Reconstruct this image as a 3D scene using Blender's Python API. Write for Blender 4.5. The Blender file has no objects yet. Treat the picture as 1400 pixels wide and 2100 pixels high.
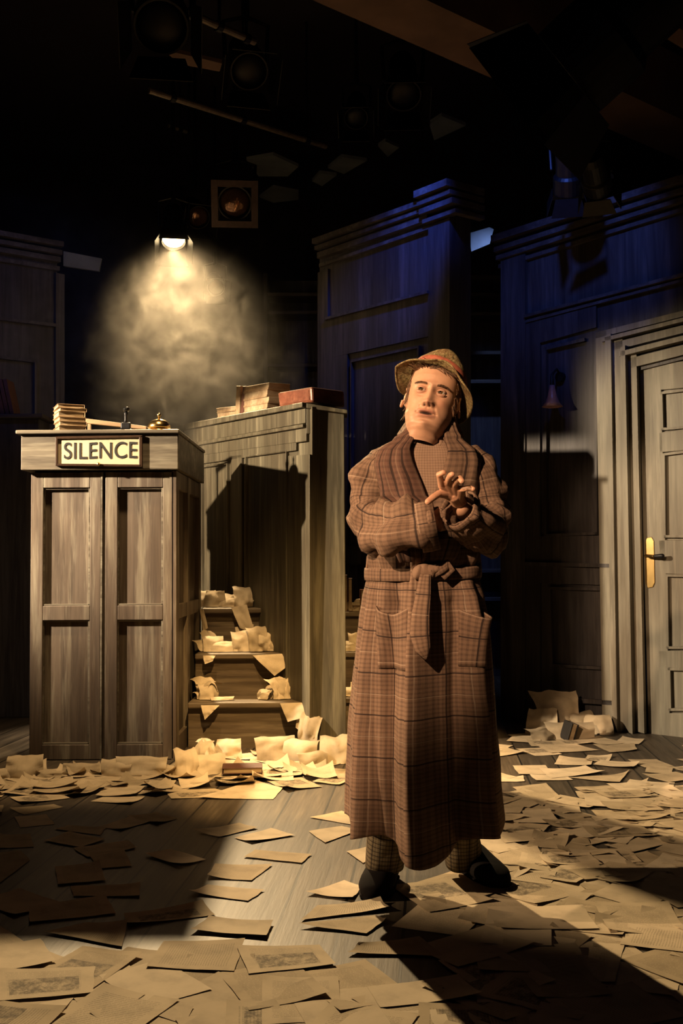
import bpy, bmesh, math, random
from mathutils import Vector, Matrix, noise
C = bpy.context.scene.collection
S = bpy.context.scene
PI = math.pi
R = random.Random(11)

# ---------------------------------------------------------------- camera
F = 2200.0
CAMZ = 1.13
PITCH = math.atan(100 / F)
ROLL = 0.006
fwd = Vector((0, math.cos(PITCH), math.sin(PITCH)))
rt = Vector((math.cos(ROLL), 0, -math.sin(ROLL)))
rt = (rt - fwd * rt.dot(fwd)).normalized()
upv = rt.cross(fwd)
cam = bpy.data.cameras.new('camera')
cam.sensor_fit = 'VERTICAL'; cam.sensor_height = 36; cam.lens = F / 2100 * 36
cam.clip_start = 0.05
camo = bpy.data.objects.new('camera', cam); C.objects.link(camo)
m3 = Matrix((rt, upv, -fwd)).transposed()
camo.matrix_world = Matrix.Translation((0, 0, CAMZ)) @ m3.to_4x4()
S.camera = camo
CP = Vector((0, 0, CAMZ))

def ray(x, y): return fwd * F + rt * (x - 700) - upv * (y - 1050)
def atD(x, y, D):                       # a point at distance D upstage
    d = ray(x, y); return CP + d * (D / d.y)
def atF(x, y, z=0.0):                   # a point on the stage floor
    d = ray(x, y); return CP + d * ((z - CAMZ) / d.z)
def atZ(x, y, z): return atF(x, y, z)
def atP(x, y, p, n):
    d = ray(x, y); return CP + d * ((p - CP).dot(n) / d.dot(n))

# ---------------------------------------------------------------- look
S.view_settings.view_transform = 'Standard'; S.view_settings.look = 'None'
S.view_settings.gamma = 1; S.view_settings.exposure = 0.0
S.view_settings.use_curve_mapping = False
S.cycles.max_bounces = 5; S.cycles.diffuse_bounces = 3; S.cycles.glossy_bounces = 3
S.cycles.volume_bounces = 0; S.cycles.transmission_bounces = 3
S.cycles.use_denoising = True
S.cycles.sample_clamp_indirect = 3
S.cycles.volume_step_rate = 1.0
w = bpy.data.worlds.new('World'); S.world = w; w.use_nodes = True
w.node_tree.nodes['Background'].inputs[0].default_value = (0.30, 0.26, 0.42, 1)
w.node_tree.nodes['Background'].inputs[1].default_value = 0.010

def lamp(name, pos, target, deg, power, col, cuts=(), soft=0.3, radius=0.05, inside=None):
    """A theatre profile spot: cuts are its shutters, each the line between two stage points, with an edge softness."""
    L = bpy.data.lights.new(name, 'SPOT'); L.energy = power; L.color = col
    L.spot_size = math.radians(deg); L.spot_blend = soft; L.shadow_soft_size = radius
    o = bpy.data.objects.new(name, L); C.objects.link(o)
    pos = Vector(pos); o.location = pos; tg = Vector(target)
    o.rotation_euler = (tg - pos).to_track_quat('-Z', 'Y').to_euler()
    if cuts:
        L.use_nodes = True; nt = L.node_tree; em = nt.nodes['Emission']
        g = nt.nodes.new('ShaderNodeNewGeometry'); prev = None
        ref = Vector(inside) if inside is not None else tg
        for a, b, s in cuts:
            n = (Vector(a) - pos).cross(Vector(b) - pos).normalized()
            if n.dot(ref - pos) < 0: n = -n
            d = nt.nodes.new('ShaderNodeVectorMath'); d.operation = 'DOT_PRODUCT'
            nt.links.new(g.outputs['Incoming'], d.inputs[0]); d.inputs[1].default_value = n * LSIGN
            m = nt.nodes.new('ShaderNodeMapRange'); m.interpolation_type = 'SMOOTHSTEP'
            m.inputs['From Min'].default_value = -s; m.inputs['From Max'].default_value = s
            nt.links.new(d.outputs['Value'], m.inputs['Value'])
            if prev:
                k = nt.nodes.new('ShaderNodeMath'); k.operation = 'MULTIPLY'
                nt.links.new(prev, k.inputs[0]); nt.links.new(m.outputs[0], k.inputs[1]); prev = k.outputs[0]
            else: prev = m.outputs[0]
        nt.links.new(prev, em.inputs['Strength'])
    return o
LSIGN = 1.0
WARM = (1.0, 0.62, 0.27)
LAMP1 = atD(356, 512, 9.0)
HAZE = 0.17
WK = (-4.1, 4.75, 2.9)
def cutF(x0, y0, x1, y1, s): return (atF(x0, y0), atF(x1, y1), s)
# upstage spot in the haze, the one seen in the photograph
lamp('upstage_spot_light', LAMP1, (-0.42, 4.5, 0), 56, 2500, (1.0, 0.70, 0.36), soft=0.95, radius=0.05)
# two lanterns side by side in the wings: one for the desk and stair rail, one for door, end post and the floor at right
SPLIT = ((-1.12, 6.06, 0.0), (-1.12, 6.06, 2.0), 0.02)
lamp('desk_key_light', WK, (-1.2, 6.2, 1.4), 60, 2900, (1.0, 0.76, 0.50), radius=0.05,
     cuts=[SPLIT, ((-1.75, 6.05, 0.80), (-0.95, 6.05, 0.52), 0.12), ((-1.1, 6.1, 2.406), (-1.23, 8.61, 2.18), 0.005), ((-2.1, 7.65, 0), (-2.1, 7.65, 2), 0.02)], inside=(-1.5, 6.06, 1.6))
lamp('door_key_light', WK, (1.2, 6.0, 1.0), 50, 2300, (1.0, 0.75, 0.48), radius=0.05,
     cuts=[SPLIT, cutF(1040, 1783, 1400, 1785, 0.004), ((-1.05, 6.05, 0.42), (-0.95, 6.05, 0.38), 0.08), ((1.6, 7.3, 2.45), (2.2, 6.8, 2.5), 0.05)], inside=(1.4, 6.4, 1.4))
# low side light level with the actor: throws his shadow straight across the floor
lamp('side_light', (-4.6, 3.74, 1.75), (0.8, 3.8, 0.4), 50, 1350, (1.0, 0.68, 0.38), radius=0.04,
     cuts=[cutF(560, 1620, 400, 1880, 0.02), cutF(850, 1868, 1400, 1940, 0.03)], inside=(0.9, 3.8, 0.2))
# front special for the actor, cut off above the floor
lamp('front_key_light', (-1.75, 0.2, 3.0), (0.33, 3.6, 1.2), 34, 1300, (1.0, 0.64, 0.36), radius=0.04,
     cuts=[(atD(725, 1600, 3.5), atD(1030, 1270, 3.5), 0.03), ((-0.10, 3.7, 0.5), (-0.10, 3.7, 1.8), 0.02), ((0.72, 3.6, 0.5), (0.72, 3.6, 1.8), 0.01)], inside=(0.35, 3.6, 1.3))
# amber special on the stairs
lamp('stair_special_light', (0.2, 2.6, 4.9), (-0.45, 6.2, 0.2), 30, 1750, (1.0, 0.60, 0.22), radius=0.04,
     cuts=[((-0.98, 6.0, 0.0), (-0.90, 6.0, 2.0), 0.02), ((-1, 6.4, 1.15), (0, 6.4, 1.25), 0.07)], inside=(-0.5, 6.3, 0.3))
# top light over the foot of the desk
lamp('desk_top_light', (-1.0, 4.9, 5.0), (-1.0, 5.6, 0), 50, 640, (1.0, 0.66, 0.32), radius=0.1,
     cuts=[((-2.4, 5.12, 0.0), (-0.3, 5.0, 0.0), 0.03), ((-0.25, 5, 0), (-0.25, 6, 0), 0.05)], inside=(-1, 5.6, 0))
# cool washes high on the scenery and behind it
lamp('blue_wash_light', (0.5, 6.6, 4.1), (0.45, 7.7, 3.25), 46, 150, (0.06, 0.14, 1.0), soft=0.9)
lamp('blue_side_light', (0.9, 5.6, 4.0), (1.65, 7.3, 3.1), 46, 85, (0.10, 0.2, 1.0), soft=0.9)
lamp('blue_left_light', (-2.9, 5.8, 4.0), (-2.7, 8.4, 3.1), 60, 40, (0.16, 0.26, 1.0), soft=0.9)
lamp('blue_back_light', (1.3, 8.6, 4.4), (1.35, 10.2, 1.6), 60, 90, (0.3, 0.45, 1.0), soft=0.9)
# ---------------------------------------------------------------- helpers
def tag(o, label=None, cat=None, group=None, kind=None):
    if label: o['label'] = label
    if cat: o['category'] = cat
    if group: o['group'] = group
    if kind: o['kind'] = kind
    return o
def empty(name, loc, label, cat, group=None):
    o = bpy.data.objects.new(name, None); C.objects.link(o); o.location = loc
    o.empty_display_size = 0.05
    return tag(o, label, cat, group)
def obj(name, bm, mat, parent=None, bevel=0, smooth=False, kind=None, mats=None):
    me = bpy.data.meshes.new(name)
    bmesh.ops.recalc_face_normals(bm, faces=bm.faces[:]) if not smooth == 'keep' else None
    if smooth:
        for f in bm.faces: f.smooth = True
    bm.to_mesh(me); bm.free()
    for m_ in (mats or [mat]): me.materials.append(m_)
    o = bpy.data.objects.new(name, me); C.objects.link(o)
    if parent is not None:
        o.parent = parent
        o.matrix_parent_inverse = Matrix.Translation(parent.location).inverted() if parent.type == 'EMPTY' else Matrix()
    if bevel:
        b = o.modifiers.new('bevel', 'BEVEL'); b.width = bevel; b.segments = 2; b.limit_method = 'ANGLE'
    if kind: o['kind'] = kind
    return o
def NB(): return bmesh.new()
def face(bm, vs):
    try: return bm.faces.new(vs)
    except ValueError: return None
def box(bm, x0, x1, y0, y1, z0, z1):
    v = [bm.verts.new((x, y, z)) for z in (z0, z1) for x, y in ((x0, y0), (x1, y0), (x1, y1), (x0, y1))]
    for f in ((0, 1, 2, 3), (4, 5, 6, 7), (0, 1, 5, 4), (1, 2, 6, 5), (2, 3, 7, 6), (3, 0, 4, 7)): face(bm, [v[i] for i in f])
def obox(bm, mt, sx, sy, sz):            # a box oriented by a matrix, centred
    v = [bm.verts.new(mt @ Vector((x * sx / 2, y * sy / 2, z * sz / 2))) for z in (-1, 1) for x, y in ((-1, -1), (1, -1), (1, 1), (-1, 1))]
    for f in ((0, 1, 2, 3), (4, 5, 6, 7), (0, 1, 5, 4), (1, 2, 6, 5), (2, 3, 7, 6), (3, 0, 4, 7)): face(bm, [v[i] for i in f])
def prism(bm, pts, off):                 # polygon extruded by a vector
    a = [bm.verts.new(p) for p in pts]; b = [bm.verts.new(Vector(p) + off) for p in pts]
    n = len(a); face(bm, a); face(bm, b[::-1])
    for i in range(n): face(bm, [a[i], a[(i + 1) % n], b[(i + 1) % n], b[i]])
def rings(bm, rs, close=True, cap=(True, True), uv=None):
    vv = [[bm.verts.new(p) for p in r] for r in rs]
    n = len(vv[0]); m = n if close else n - 1
    ul = bm.loops.layers.uv.verify() if uv else None
    for i in range(len(vv) - 1):
        for j in range(m):
            k = (j + 1) % n
            f = face(bm, [vv[i][j], vv[i][k], vv[i + 1][k], vv[i + 1][j]])
            if f and uv:
                for lp, (a, b) in zip(f.loops, ((i, j), (i, j + 1), (i + 1, j + 1), (i + 1, j))): lp[ul].uv = uv(a, b)
    if cap[0]: face(bm, vv[0][::-1])
    if cap[1]: face(bm, vv[-1])
    return vv
def frame_for(d):
    d = d.normalized(); a = Vector((0, 0, 1)) if abs(d.z) < 0.9 else Vector((1, 0, 0))
    x = d.cross(a).normalized(); y = d.cross(x).normalized(); return x, y
def tube(bm, pts, rad, n=12, capround=True, disp=None, uvs=None):
    pts = [Vector(p) for p in pts]
    if not hasattr(rad, '__len__'): rad = [rad] * len(pts)
    rs = []; px = None
    P = []; Q = []
    if capround:
        d = (pts[0] - pts[1]).normalized()
        for k in (0.0, 0.5, 0.85): P.append((pts[0] + d * rad[0] * math.cos(k * PI / 2) , max(rad[0] * math.sin(k * PI / 2), 1e-4), -d))
    for i, p in enumerate(pts):
        d = (pts[min(i + 1, len(pts) - 1)] - pts[max(i - 1, 0)]).normalized(); P.append((p, rad[i], d))
    if capround:
        d = (pts[-1] - pts[-2]).normalized()
        for k in (0.85, 0.5, 0.0): P.append((pts[-1] + d * rad[-1] * math.cos(k * PI / 2), max(rad[-1] * math.sin(k * PI / 2), 1e-4), d))
    for i, (p, r, d) in enumerate(P):
        if px is None: px, _ = frame_for(d)
        px = (px - d * px.dot(d)).normalized(); py = d.cross(px)
        ring = []
        for j in range(n):
            a = 2 * PI * j / n; rr = r
            if disp: rr = r + disp(i / (len(P) - 1), a, r)
            ring.append(p + px * math.cos(a) * rr + py * math.sin(a) * rr)
        rs.append(ring)
    return rings(bm, rs, True, (True, True), uvs)
def lathe(bm, prof, c, n=24, mt=None):
    rs = []
    for r, z in prof:
        ring = [Vector((max(r, 1e-4) * math.cos(2 * PI * j / n), max(r, 1e-4) * math.sin(2 * PI * j / n), z)) for j in range(n)]
        if mt: ring = [mt @ p for p in ring]
        rs.append([p + Vector(c) for p in ring])
    rings(bm, rs)
def ball(bm, c, r, sx=1, sy=1, sz=1, n=16):
    prof = [(math.sin(PI * i / n), -math.cos(PI * i / n)) for i in range(n + 1)]
    rings(bm, [[Vector(c) + Vector((r * sx * p * math.cos(2 * PI * j / (2 * n)), r * sy * p * math.sin(2 * PI * j / (2 * n)), r * sz * z)) for j in range(2 * n)] for p, z in ((max(p, 1e-4), z) for p, z in prof)])
def lerp(t, tab):                        # tab: [(key, v0, v1, ...)]
    if t <= tab[0][0]: return list(tab[0][1:])
    for a, b in zip(tab, tab[1:]):
        if t <= b[0]:
            k = (t - a[0]) / (b[0] - a[0]); k = k * k * (3 - 2 * k) * 0.5 + k * 0.5
            return [u + (v - u) * k for u, v in zip(a[1:], b[1:])]
    return list(tab[-1][1:])
def remeshed(bm, voxel, it=3):
    me = bpy.data.meshes.new('t'); bmesh.ops.recalc_face_normals(bm, faces=bm.faces[:]); bm.to_mesh(me); bm.free()
    o = bpy.data.objects.new('t', me); C.objects.link(o)
    r = o.modifiers.new('r', 'REMESH'); r.mode = 'VOXEL'; r.voxel_size = voxel
    s = o.modifiers.new('s', 'SMOOTH'); s.iterations = it; s.factor = 0.5
    dg = bpy.context.evaluated_depsgraph_get(); m2 = bpy.data.meshes.new_from_object(o.evaluated_get(dg))
    bpy.data.objects.remove(o); return m2

# ---------------------------------------------------------------- materials
def nodes(name, rough=0.6, spec=0.4, metal=0):
    m = bpy.data.materials.new(name); m.use_nodes = True; nt = m.node_tree; b = nt.nodes['Principled BSDF']
    b.inputs['Roughness'].default_value = rough; b.inputs['Metallic'].default_value = metal
    b.inputs['Specular IOR Level'].default_value = spec
    return m, nt, b
def N(nt, t, **k):
    n = nt.nodes.new('ShaderNode' + t)
    for a, v in k.items(): setattr(n, a, v)
    return n
def ramp(nt, src, stops):
    r = N(nt, 'ValToRGB'); e = r.color_ramp.elements
    while len(e) < len(stops): e.new(0.5)
    for q, (p, c) in zip(e, stops): q.position = p; q.color = (*c, 1) if len(c) == 3 else c
    nt.links.new(src, r.inputs[0]); return r.outputs[0]
def mixc(nt, fac, a, b, mode='MIX'):
    m = N(nt, 'Mix', data_type='RGBA', blend_type=mode)
    for s, v in ((0, fac), (6, a), (7, b)):
        if hasattr(v, 'links'): nt.links.new(v, m.inputs[s])
        else: m.inputs[s].default_value = v if s == 0 else (*v, 1)
    return m.outputs[2]
def math_(nt, op, a, b=None, c=None):
    m = N(nt, 'Math', operation=op)
    for i, v in enumerate((a, b, c)):
        if v is None: continue
        if hasattr(v, 'links'): nt.links.new(v, m.inputs[i])
        else: m.inputs[i].default_value = v
    return m.outputs[0]
def tex(nt, scale, detail=4, vec=None, rough=0.55, dist=0, coord='Object', typ='NoiseTexture', loc=(0, 0, 0), rot=(0, 0, 0)):
    tc = N(nt, 'TexCoord'); mp = N(nt, 'Mapping')
    nt.links.new(tc.outputs[coord], mp.inputs[0]); mp.inputs['Scale'].default_value = scale
    mp.inputs['Location'].default_value = loc; mp.inputs['Rotation'].default_value = rot
    n = N(nt, 'Tex' + typ.replace('Texture', '')); nt.links.new(mp.outputs[0], n.inputs['Vector'])
    n.inputs['Scale'].default_value = 1
    if 'Detail' in n.inputs: n.inputs['Detail'].default_value = detail; n.inputs['Roughness'].default_value = rough
    if 'Distortion' in n.inputs: n.inputs['Distortion'].default_value = dist
    return n
def bump(nt, b, src, dist, strength=0.6):
    u = N(nt, 'Bump'); u.inputs['Distance'].default_value = dist; u.inputs['Strength'].default_value = strength
    nt.links.new(src, u.inputs['Height']); nt.links.new(u.outputs[0], b.inputs['Normal'])
def plain(name, col, rough=0.6, metal=0, spec=0.4, var=0.25, sc=30, bmp=0.0):
    m, nt, b = nodes(name, rough, spec, metal)
    n = tex(nt, (sc, sc, sc))
    c0 = tuple(c * (1 - var) for c in col); c1 = tuple(min(1, c * (1 + var)) for c in col)
    nt.links.new(ramp(nt, n.outputs[0], [(0.3, c0), (0.7, c1)]), b.inputs['Base Color'])
    if bmp: bump(nt, b, n.outputs[0], bmp)
    return m
def wood(name, dark, light, worn, axis='z', rough=0.55, wear=0.5):
    """Brushed, scumbled stage paint with a grain that runs along one axis."""
    m, nt, b = nodes(name, rough, 0.35)
    s = {'z': (26, 26, 1.6), 'x': (1.6, 26, 26), 'y': (26, 1.6, 26)}[axis]
    g = tex(nt, s, 6, rough=0.65, dist=0.6)
    big = tex(nt, tuple(k * 0.16 + 0.7 for k in s), 3)
    c = ramp(nt, g.outputs[0], [(0.3, dark), (0.66, light)])
    wm = ramp(nt, tex(nt, tuple(k * 0.5 for k in s), 5, rough=0.7, loc=(3, 1, 7)).outputs[0], [(0.5 + (0.5 - wear) * 0.2, (0, 0, 0)), (0.68, (1, 1, 1))])
    c = mixc(nt, wm, c, worn)
    sh = ramp(nt, big.outputs[0], [(0.35, (0.55, 0.5, 0.46)), (0.65, (1, 1, 1))])
    c = mixc(nt, 1.0, c, sh, 'MULTIPLY')
    nt.links.new(c, b.inputs['Base Color'])
    bump(nt, b, g.outputs[0], 0.002, 0.5)
    return m
M = {}
M['desk'] = wood('painted_desk_wood', (0.075, 0.058, 0.046), (0.16, 0.125, 0.095), (0.30, 0.27, 0.21), wear=0.55)
M['deskx'] = wood('painted_desk_rail', (0.085, 0.072, 0.055), (0.17, 0.15, 0.115), (0.30, 0.28, 0.22), 'x', wear=0.55)
M['panel'] = wood('painted_panel_wood', (0.055, 0.048, 0.031), (0.115, 0.10, 0.066), (0.19, 0.17, 0.115), wear=0.45)
M['stair'] = wood('stair_wood', (0.07, 0.05, 0.03), (0.17, 0.13, 0.085), (0.25, 0.20, 0.13), 'x', wear=0.4)
M['flat'] = wood('scenic_wall_paint', (0.028, 0.026, 0.030), (0.075, 0.070, 0.075), (0.11, 0.10, 0.10), wear=0.45)
M['flatx'] = wood('scenic_moulding_paint', (0.045, 0.04, 0.042), (0.10, 0.09, 0.09), (0.15, 0.14, 0.13), 'x', wear=0.45)
M['door'] = wood('door_paint', (0.16, 0.15, 0.12), (0.26, 0.245, 0.195), (0.33, 0.31, 0.25), wear=0.3)
M['black'] = plain('matt_black_metal', (0.008, 0.008, 0.010), 0.45, 0.3)
M['ceil'] = plain('dark_ceiling', (0.016, 0.012, 0.018), 0.9, sc=2)
M['beam'] = plain('brown_beam', (0.17, 0.105, 0.075), 0.8, sc=3)
M['greyboard'] = plain('pale_board', (0.19, 0.21, 0.22), 0.9, sc=3)
M['bar'] = plain('steel_bar', (0.20, 0.16, 0.12), 0.45, 0.6)
M['brass'] = plain('brass', (0.80, 0.55, 0.22), 0.22, 1.0, var=0.12)
M['signface'] = plain('sign_card', (0.52, 0.43, 0.29), 0.6, sc=8, var=0.08)
M['ink'] = plain('black_paint', (0.012, 0.010, 0.009), 0.6)
M['signframe'] = plain('sign_frame', (0.035, 0.018, 0.010), 0.35)
M['leather'] = wood('brown_leather', (0.12, 0.035, 0.018), (0.22, 0.075, 0.04), (0.28, 0.12, 0.07), 'x', 0.4)
M['darkbook'] = plain('dark_book_cloth', (0.09, 0.035, 0.022), 0.6)
M['pages'] = wood('book_pages', (0.35, 0.26, 0.15), (0.50, 0.38, 0.24), (0.58, 0.46, 0.30), 'x', 0.8)
M['tanbook'] = wood('tan_book_cloth', (0.30, 0.20, 0.11), (0.46, 0.33, 0.19), (0.5, 0.38, 0.24), 'x', 0.7)
M['pink'] = plain('frosted_pink_glass', (0.34, 0.20, 0.22), 0.25)
M['skin'] = None
# ---------------------------------------------------------------- floor
m, nt, b = nodes('stage_planks', 0.5, 0.35)
tc = N(nt, 'TexCoord'); sp = N(nt, 'SeparateXYZ'); nt.links.new(tc.outputs['Object'], sp.inputs[0])
u = math_(nt, 'SUBTRACT', sp.outputs[0], math_(nt, 'MULTIPLY', sp.outputs[1], 0.082))
u = math_(nt, 'DIVIDE', math_(nt, 'ADD', u, 0.092 + 0.196 * 60), 0.196)
fr = math_(nt, 'FRACT', u); idx = math_(nt, 'FLOOR', u)
d = math_(nt, 'MINIMUM', fr, math_(nt, 'SUBTRACT', 1.0, fr))
gap = math_(nt, 'LESS_THAN', d, 0.024)
cb = N(nt, 'CombineXYZ'); nt.links.new(math_(nt, 'MULTIPLY', u, 3.0), cb.inputs[0])
nt.links.new(math_(nt, 'MULTIPLY', sp.outputs[1], 0.9), cb.inputs[1]); nt.links.new(math_(nt, 'MULTIPLY', idx, 7.3), cb.inputs[2])
g = N(nt, 'TexNoise'); g.inputs['Scale'].default_value = 2.2; g.inputs['Detail'].default_value = 7; g.inputs['Roughness'].default_value = 0.6
nt.links.new(cb.outputs[0], g.inputs['Vector'])
wn = N(nt, 'TexWhiteNoise', noise_dimensions='1D'); nt.links.new(idx, wn.inputs['W'])
c = ramp(nt, g.outputs[0], [(0.3, (0.036, 0.028, 0.020)), (0.55, (0.080, 0.064, 0.046)), (0.75, (0.14, 0.115, 0.082))])
c = mixc(nt, 1.0, c, ramp(nt, wn.outputs[0], [(0, (0.75, 0.75, 0.75)), (1, (1.15, 1.1, 1.05))]), 'MULTIPLY')
c = mixc(nt, gap, c, (0.006, 0.005, 0.004))
nt.links.new(c, b.inputs['Base Color'])
hh = math_(nt, 'SUBTRACT', math_(nt, 'MULTIPLY', g.outputs[0], 0.3), math_(nt, 'MULTIPLY', gap, 1.0))
bump(nt, b, hh, 0.006, 0.6)
bm = NB(); box(bm, -6, 6, 0.6, 12, -0.1, 0)
obj('floor', bm, m, kind='structure')

# ---------------------------------------------------------------- dark shell of the studio
def st(name, bm, mat, parent=None, bevel=0): return obj(name, bm, mat, parent, bevel, kind='structure')
bm = NB(); box(bm, -6, 6, 11.9, 12, 0, 5.6); st('wall_back', bm, M['ceil'])
bm = NB(); box(bm, -6.1, -6, 0.6, 12, 0, 5.6); st('wall_left', bm, M['ceil'])
bm = NB(); box(bm, 6, 6.1, 0.6, 12, 0, 5.6); st('wall_right', bm, M['ceil'])
bm = NB(); box(bm, -6.1, 6.1, 0.6, 12.1, 5.6, 5.7); st('ceiling', bm, M['ceil'])
def slab_z(name, px, z, th, mat):
    bm = NB(); prism(bm, [atZ(x, y, z) for x, y in px], Vector((0, 0, th))); return st(name, bm, mat)
slab_z('trim_1', [(560, -34), (640, 0), (1400, 331), (1480, 366), (1480, 284), (1400, 246), (1080, 97), (874, 0), (800, -35)], 4.2, 0.45, M['beam'])
slab_z('trim_2', [(1200, -60), (1262, -18), (1400, 62), (1480, 110), (1480, 148), (1400, 100), (1200, -20)], 4.2, 0.4, M['beam'])
for i, (q, z) in enumerate([([(345, 112), (360, 108), (455, 130), (450, 147), (370, 132)], 4.8),
        ([(505, 328), (560, 318), (612, 342), (590, 362), (530, 362)], 4.9), ([(640, 372), (655, 355), (690, 360), (660, 382)], 4.9),
        ([(672, 345), (700, 322), (752, 330), (705, 357)], 4.9), ([(532, 405), (560, 385), (612, 395), (612, 410), (560, 416)], 4.9),
        ([(775, 300), (790, 290), (818, 303), (795, 322)], 4.9), ([(880, 255), (905, 238), (955, 258), (890, 288)], 4.8)]):
    slab_z('trim_%d' % (i + 3), q, z, 0.03, M['greyboard'] if i else M['beam'])

# ---------------------------------------------------------------- scenic flats, laid out on their own planes
class Wall:
    def __init__(s, a, b_):
        s.a = Vector((a[0], a[1], 0)); s.b = Vector((b_[0], b_[1], 0)); d = (s.b - s.a).normalized()
        s.d = d; n = Vector((-d.y, d.x, 0))
        if n.y > 0: n = -n
        s.n = n                                        # faces the audience
    def p(s, x, y): return atP(x, y, s.a, s.n)
    def slab(s, bm, pts, t0, t1):
        prism(bm, [s.p(x, y) + s.n * t0 for x, y in pts], s.n * (t1 - t0))
    def edge(s, bm, pts, w_, t0, t1):                  # raised strip running along a polyline of picture points
        q = [s.p(x, y) for x, y in pts]
        for a, c in zip(q, q[1:]):
            L = (c - a).length; x = (c - a).normalized(); z = x.cross(s.n).normalized()
            mt = Matrix((x, s.n, z)).transposed().to_4x4(); mt.translation = (a + c) / 2 + s.n * (t0 + t1) / 2
            obox(bm, mt, L + w_, t1 - t0, w_)
def fxy(x, y): p = atF(x, y); return (p.x, p.y)

# centre flat
W = Wall(fxy(928, 1490), fxy(660, 1443))
bm = NB(); W.slab(bm, [(655, 497), (928, 392), (928, 1492), (655, 1446)], -0.17, 0)
wc = st('wall_center', bm, M['flat'])
bm = NB()
for (yl, yr, h, t) in ((494, 397, 10, 0.10), (508, 412, 8, 0.075), (520, 425, 12, 0.05), (542, 447, 7, 0.03)):
    W.slab(bm, [(660, yl), (886, yr + 17), (886, yr + 17 + h), (660, yl + h)], 0, t)
for (yl, yr, h, t) in ((398, 384, 14, 0.14), (418, 404, 9, 0.11), (432, 419, 11, 0.09), (452, 440, 8, 0.06)):
    W.slab(bm, [(878, yl + 2), (936, yr - 6), (936, yr - 6 + h), (878, yl + 2 + h)], 0, t)
    nrm = W.n
    a = W.p(936, yr - 6); c = W.p(936, yr - 6 + h)
    prism(bm, [a + nrm * t, c + nrm * t, c - nrm * 0.22, a - nrm * 0.22], W.d * -0.05 if W.d.x < 0 else W.d * 0.05)
st('cornice', bm, M['flatx'], wc)
bm = NB()
W.slab(bm, [(884, 465), (928, 447), (928, 1490), (884, 1482)], 0, 0.03)          # pilaster
W.slab(bm, [(655, 560), (676, 552), (676, 1447), (655, 1444)], 0, 0.02)          # left stile
W.slab(bm, [(676, 655), (884, 600), (884, 690), (676, 735)], 0, 0.02)
W.slab(bm, [(676, 735), (716, 727), (716, 1449), (676, 1446)], 0, 0.02)
W.slab(bm, [(716, 1120), (884, 1122), (884, 1160), (716, 1158)], 0, 0.02)
W.edge(bm, [(676, 655), (884, 601)], 0.02, 0.02, 0.05)
W.edge(bm, [(724, 1110), (724, 742), (862, 712), (862, 1110)], 0.015, 0.0, 0.025)
st('panelling', bm, M['flat'], wc)

# right flat with the door
W = WR = Wall(fxy(1328, 1505), fxy(1032, 1470))
bm = NB()
W.slab(bm, [(1032, 500), (1300, 411), (1300, 1502), (1032, 1470)], -0.15, 0)
W.slab(bm, [(1300, 411), (1500, 345), (1500, 712), (1300, 762)], -0.15, 0)
wr = st('wall_right_scenic', bm, M['flat']); wr.name = 'wall_scenic_right'
bm = NB()
for (yl, yr, h, t) in ((470, 372, 14, 0.12), (492, 394, 10, 0.085), (508, 410, 9, 0.06), (524, 428, 8, 0.03)):
    W.slab(bm, [(1026, yl + 20), (1400, yr), (1500, yr - 26), (1500, yr - 26 + h), (1400, yr + h), (1026, yl + 20 + h)], 0, t)
W.edge(bm, [(1084, 650), (1400, 567), (1500, 541)], 0.022, 0, 0.05)
W.edge(bm, [(1084, 660), (1400, 577), (1500, 551)], 0.02, 0, 0.03)
st('cornice', bm, M['flatx'], wr)
bm = NB()
W.slab(bm, [(1032, 520), (1082, 506), (1082, 1476), (1032, 1470)], 0, 0.035)
W.slab(bm, [(1082, 664), (1225, 628), (1225, 672), (1110, 704), (1110, 1480), (1082, 1476)], 0, 0.02)
W.slab(bm, [(1110, 1100), (1255, 1098), (1255, 1200), (1110, 1196)], 0, 0.02)
W.edge(bm, [(1084, 1156), (1256, 1160)], 0.025, 0.02, 0.05)
W.edge(bm, [(1122, 1092), (1122, 716), (1200, 698)], 0.022, 0, 0.03)
W.edge(bm, [(1122, 1098), (1226, 1094), (1226, 706)], 0.018, 0, 0.03)
W.edge(bm, [(1130, 1206), (1236, 1208), (1240, 1370), (1134, 1364), (1130, 1206)], 0.02, 0, 0.028)
W.edge(bm, [(1084, 1428), (1258, 1440)], 0.03, 0.02, 0.045)
st('panelling', bm, M['flat'], wr)
bm = NB()                                              # stepped architrave round the door
for x0, x1, yt, t in ((1228, 1250, 684, 0.045), (1250, 1262, 692, 0.065), (1262, 1282, 702, 0.04), (1282, 1292, 716, 0.07), (1292, 1309, 730, 0.03)):
    k = 18 * (x0 - 1228) / 80
    W.slab(bm, [(x0, yt), (x1, yt - 5), (x1 + 12 + k * 0.3, 1503), (x0 + 14 + k * 0.3, 1499)], 0, t)
for yt, h, t in ((684, 12, 0.045), (696, 8, 0.065), (706, 16, 0.04), (724, 10, 0.07), (736, 20, 0.03)):
    x0 = 1228 + (yt - 684) * 1.3
    W.slab(bm, [(x0, yt), (1500, yt - (1500 - x0) * 0.25), (1500, yt + h - (1500 - x0) * 0.25), (x0, yt + h)], 0, t)
st('trim_11', bm, M['door'])
Wd = Wall(fxy(1328, 1505), fxy(1032, 1470)); Wd.a = Wd.a - Wd.n * 0.02
bm = NB()
P_ = [(1356, 806, 880), (1361, 932, 1100), (1367, 1180, 1328), (1372, 1372, 1455)]
Wd.slab(bm, [(1308, 748), (1500, 700), (1500, 1522), (1328, 1506)], -0.05, -0.02)
Wd.slab(bm, [(1309, 760), (1354, 749), (1374, 1510), (1329, 1506)], -0.02, 0)
ys = [(744, 800), (884, 928), (1104, 1176), (1331, 1369), (1459, 1512)]
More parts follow.
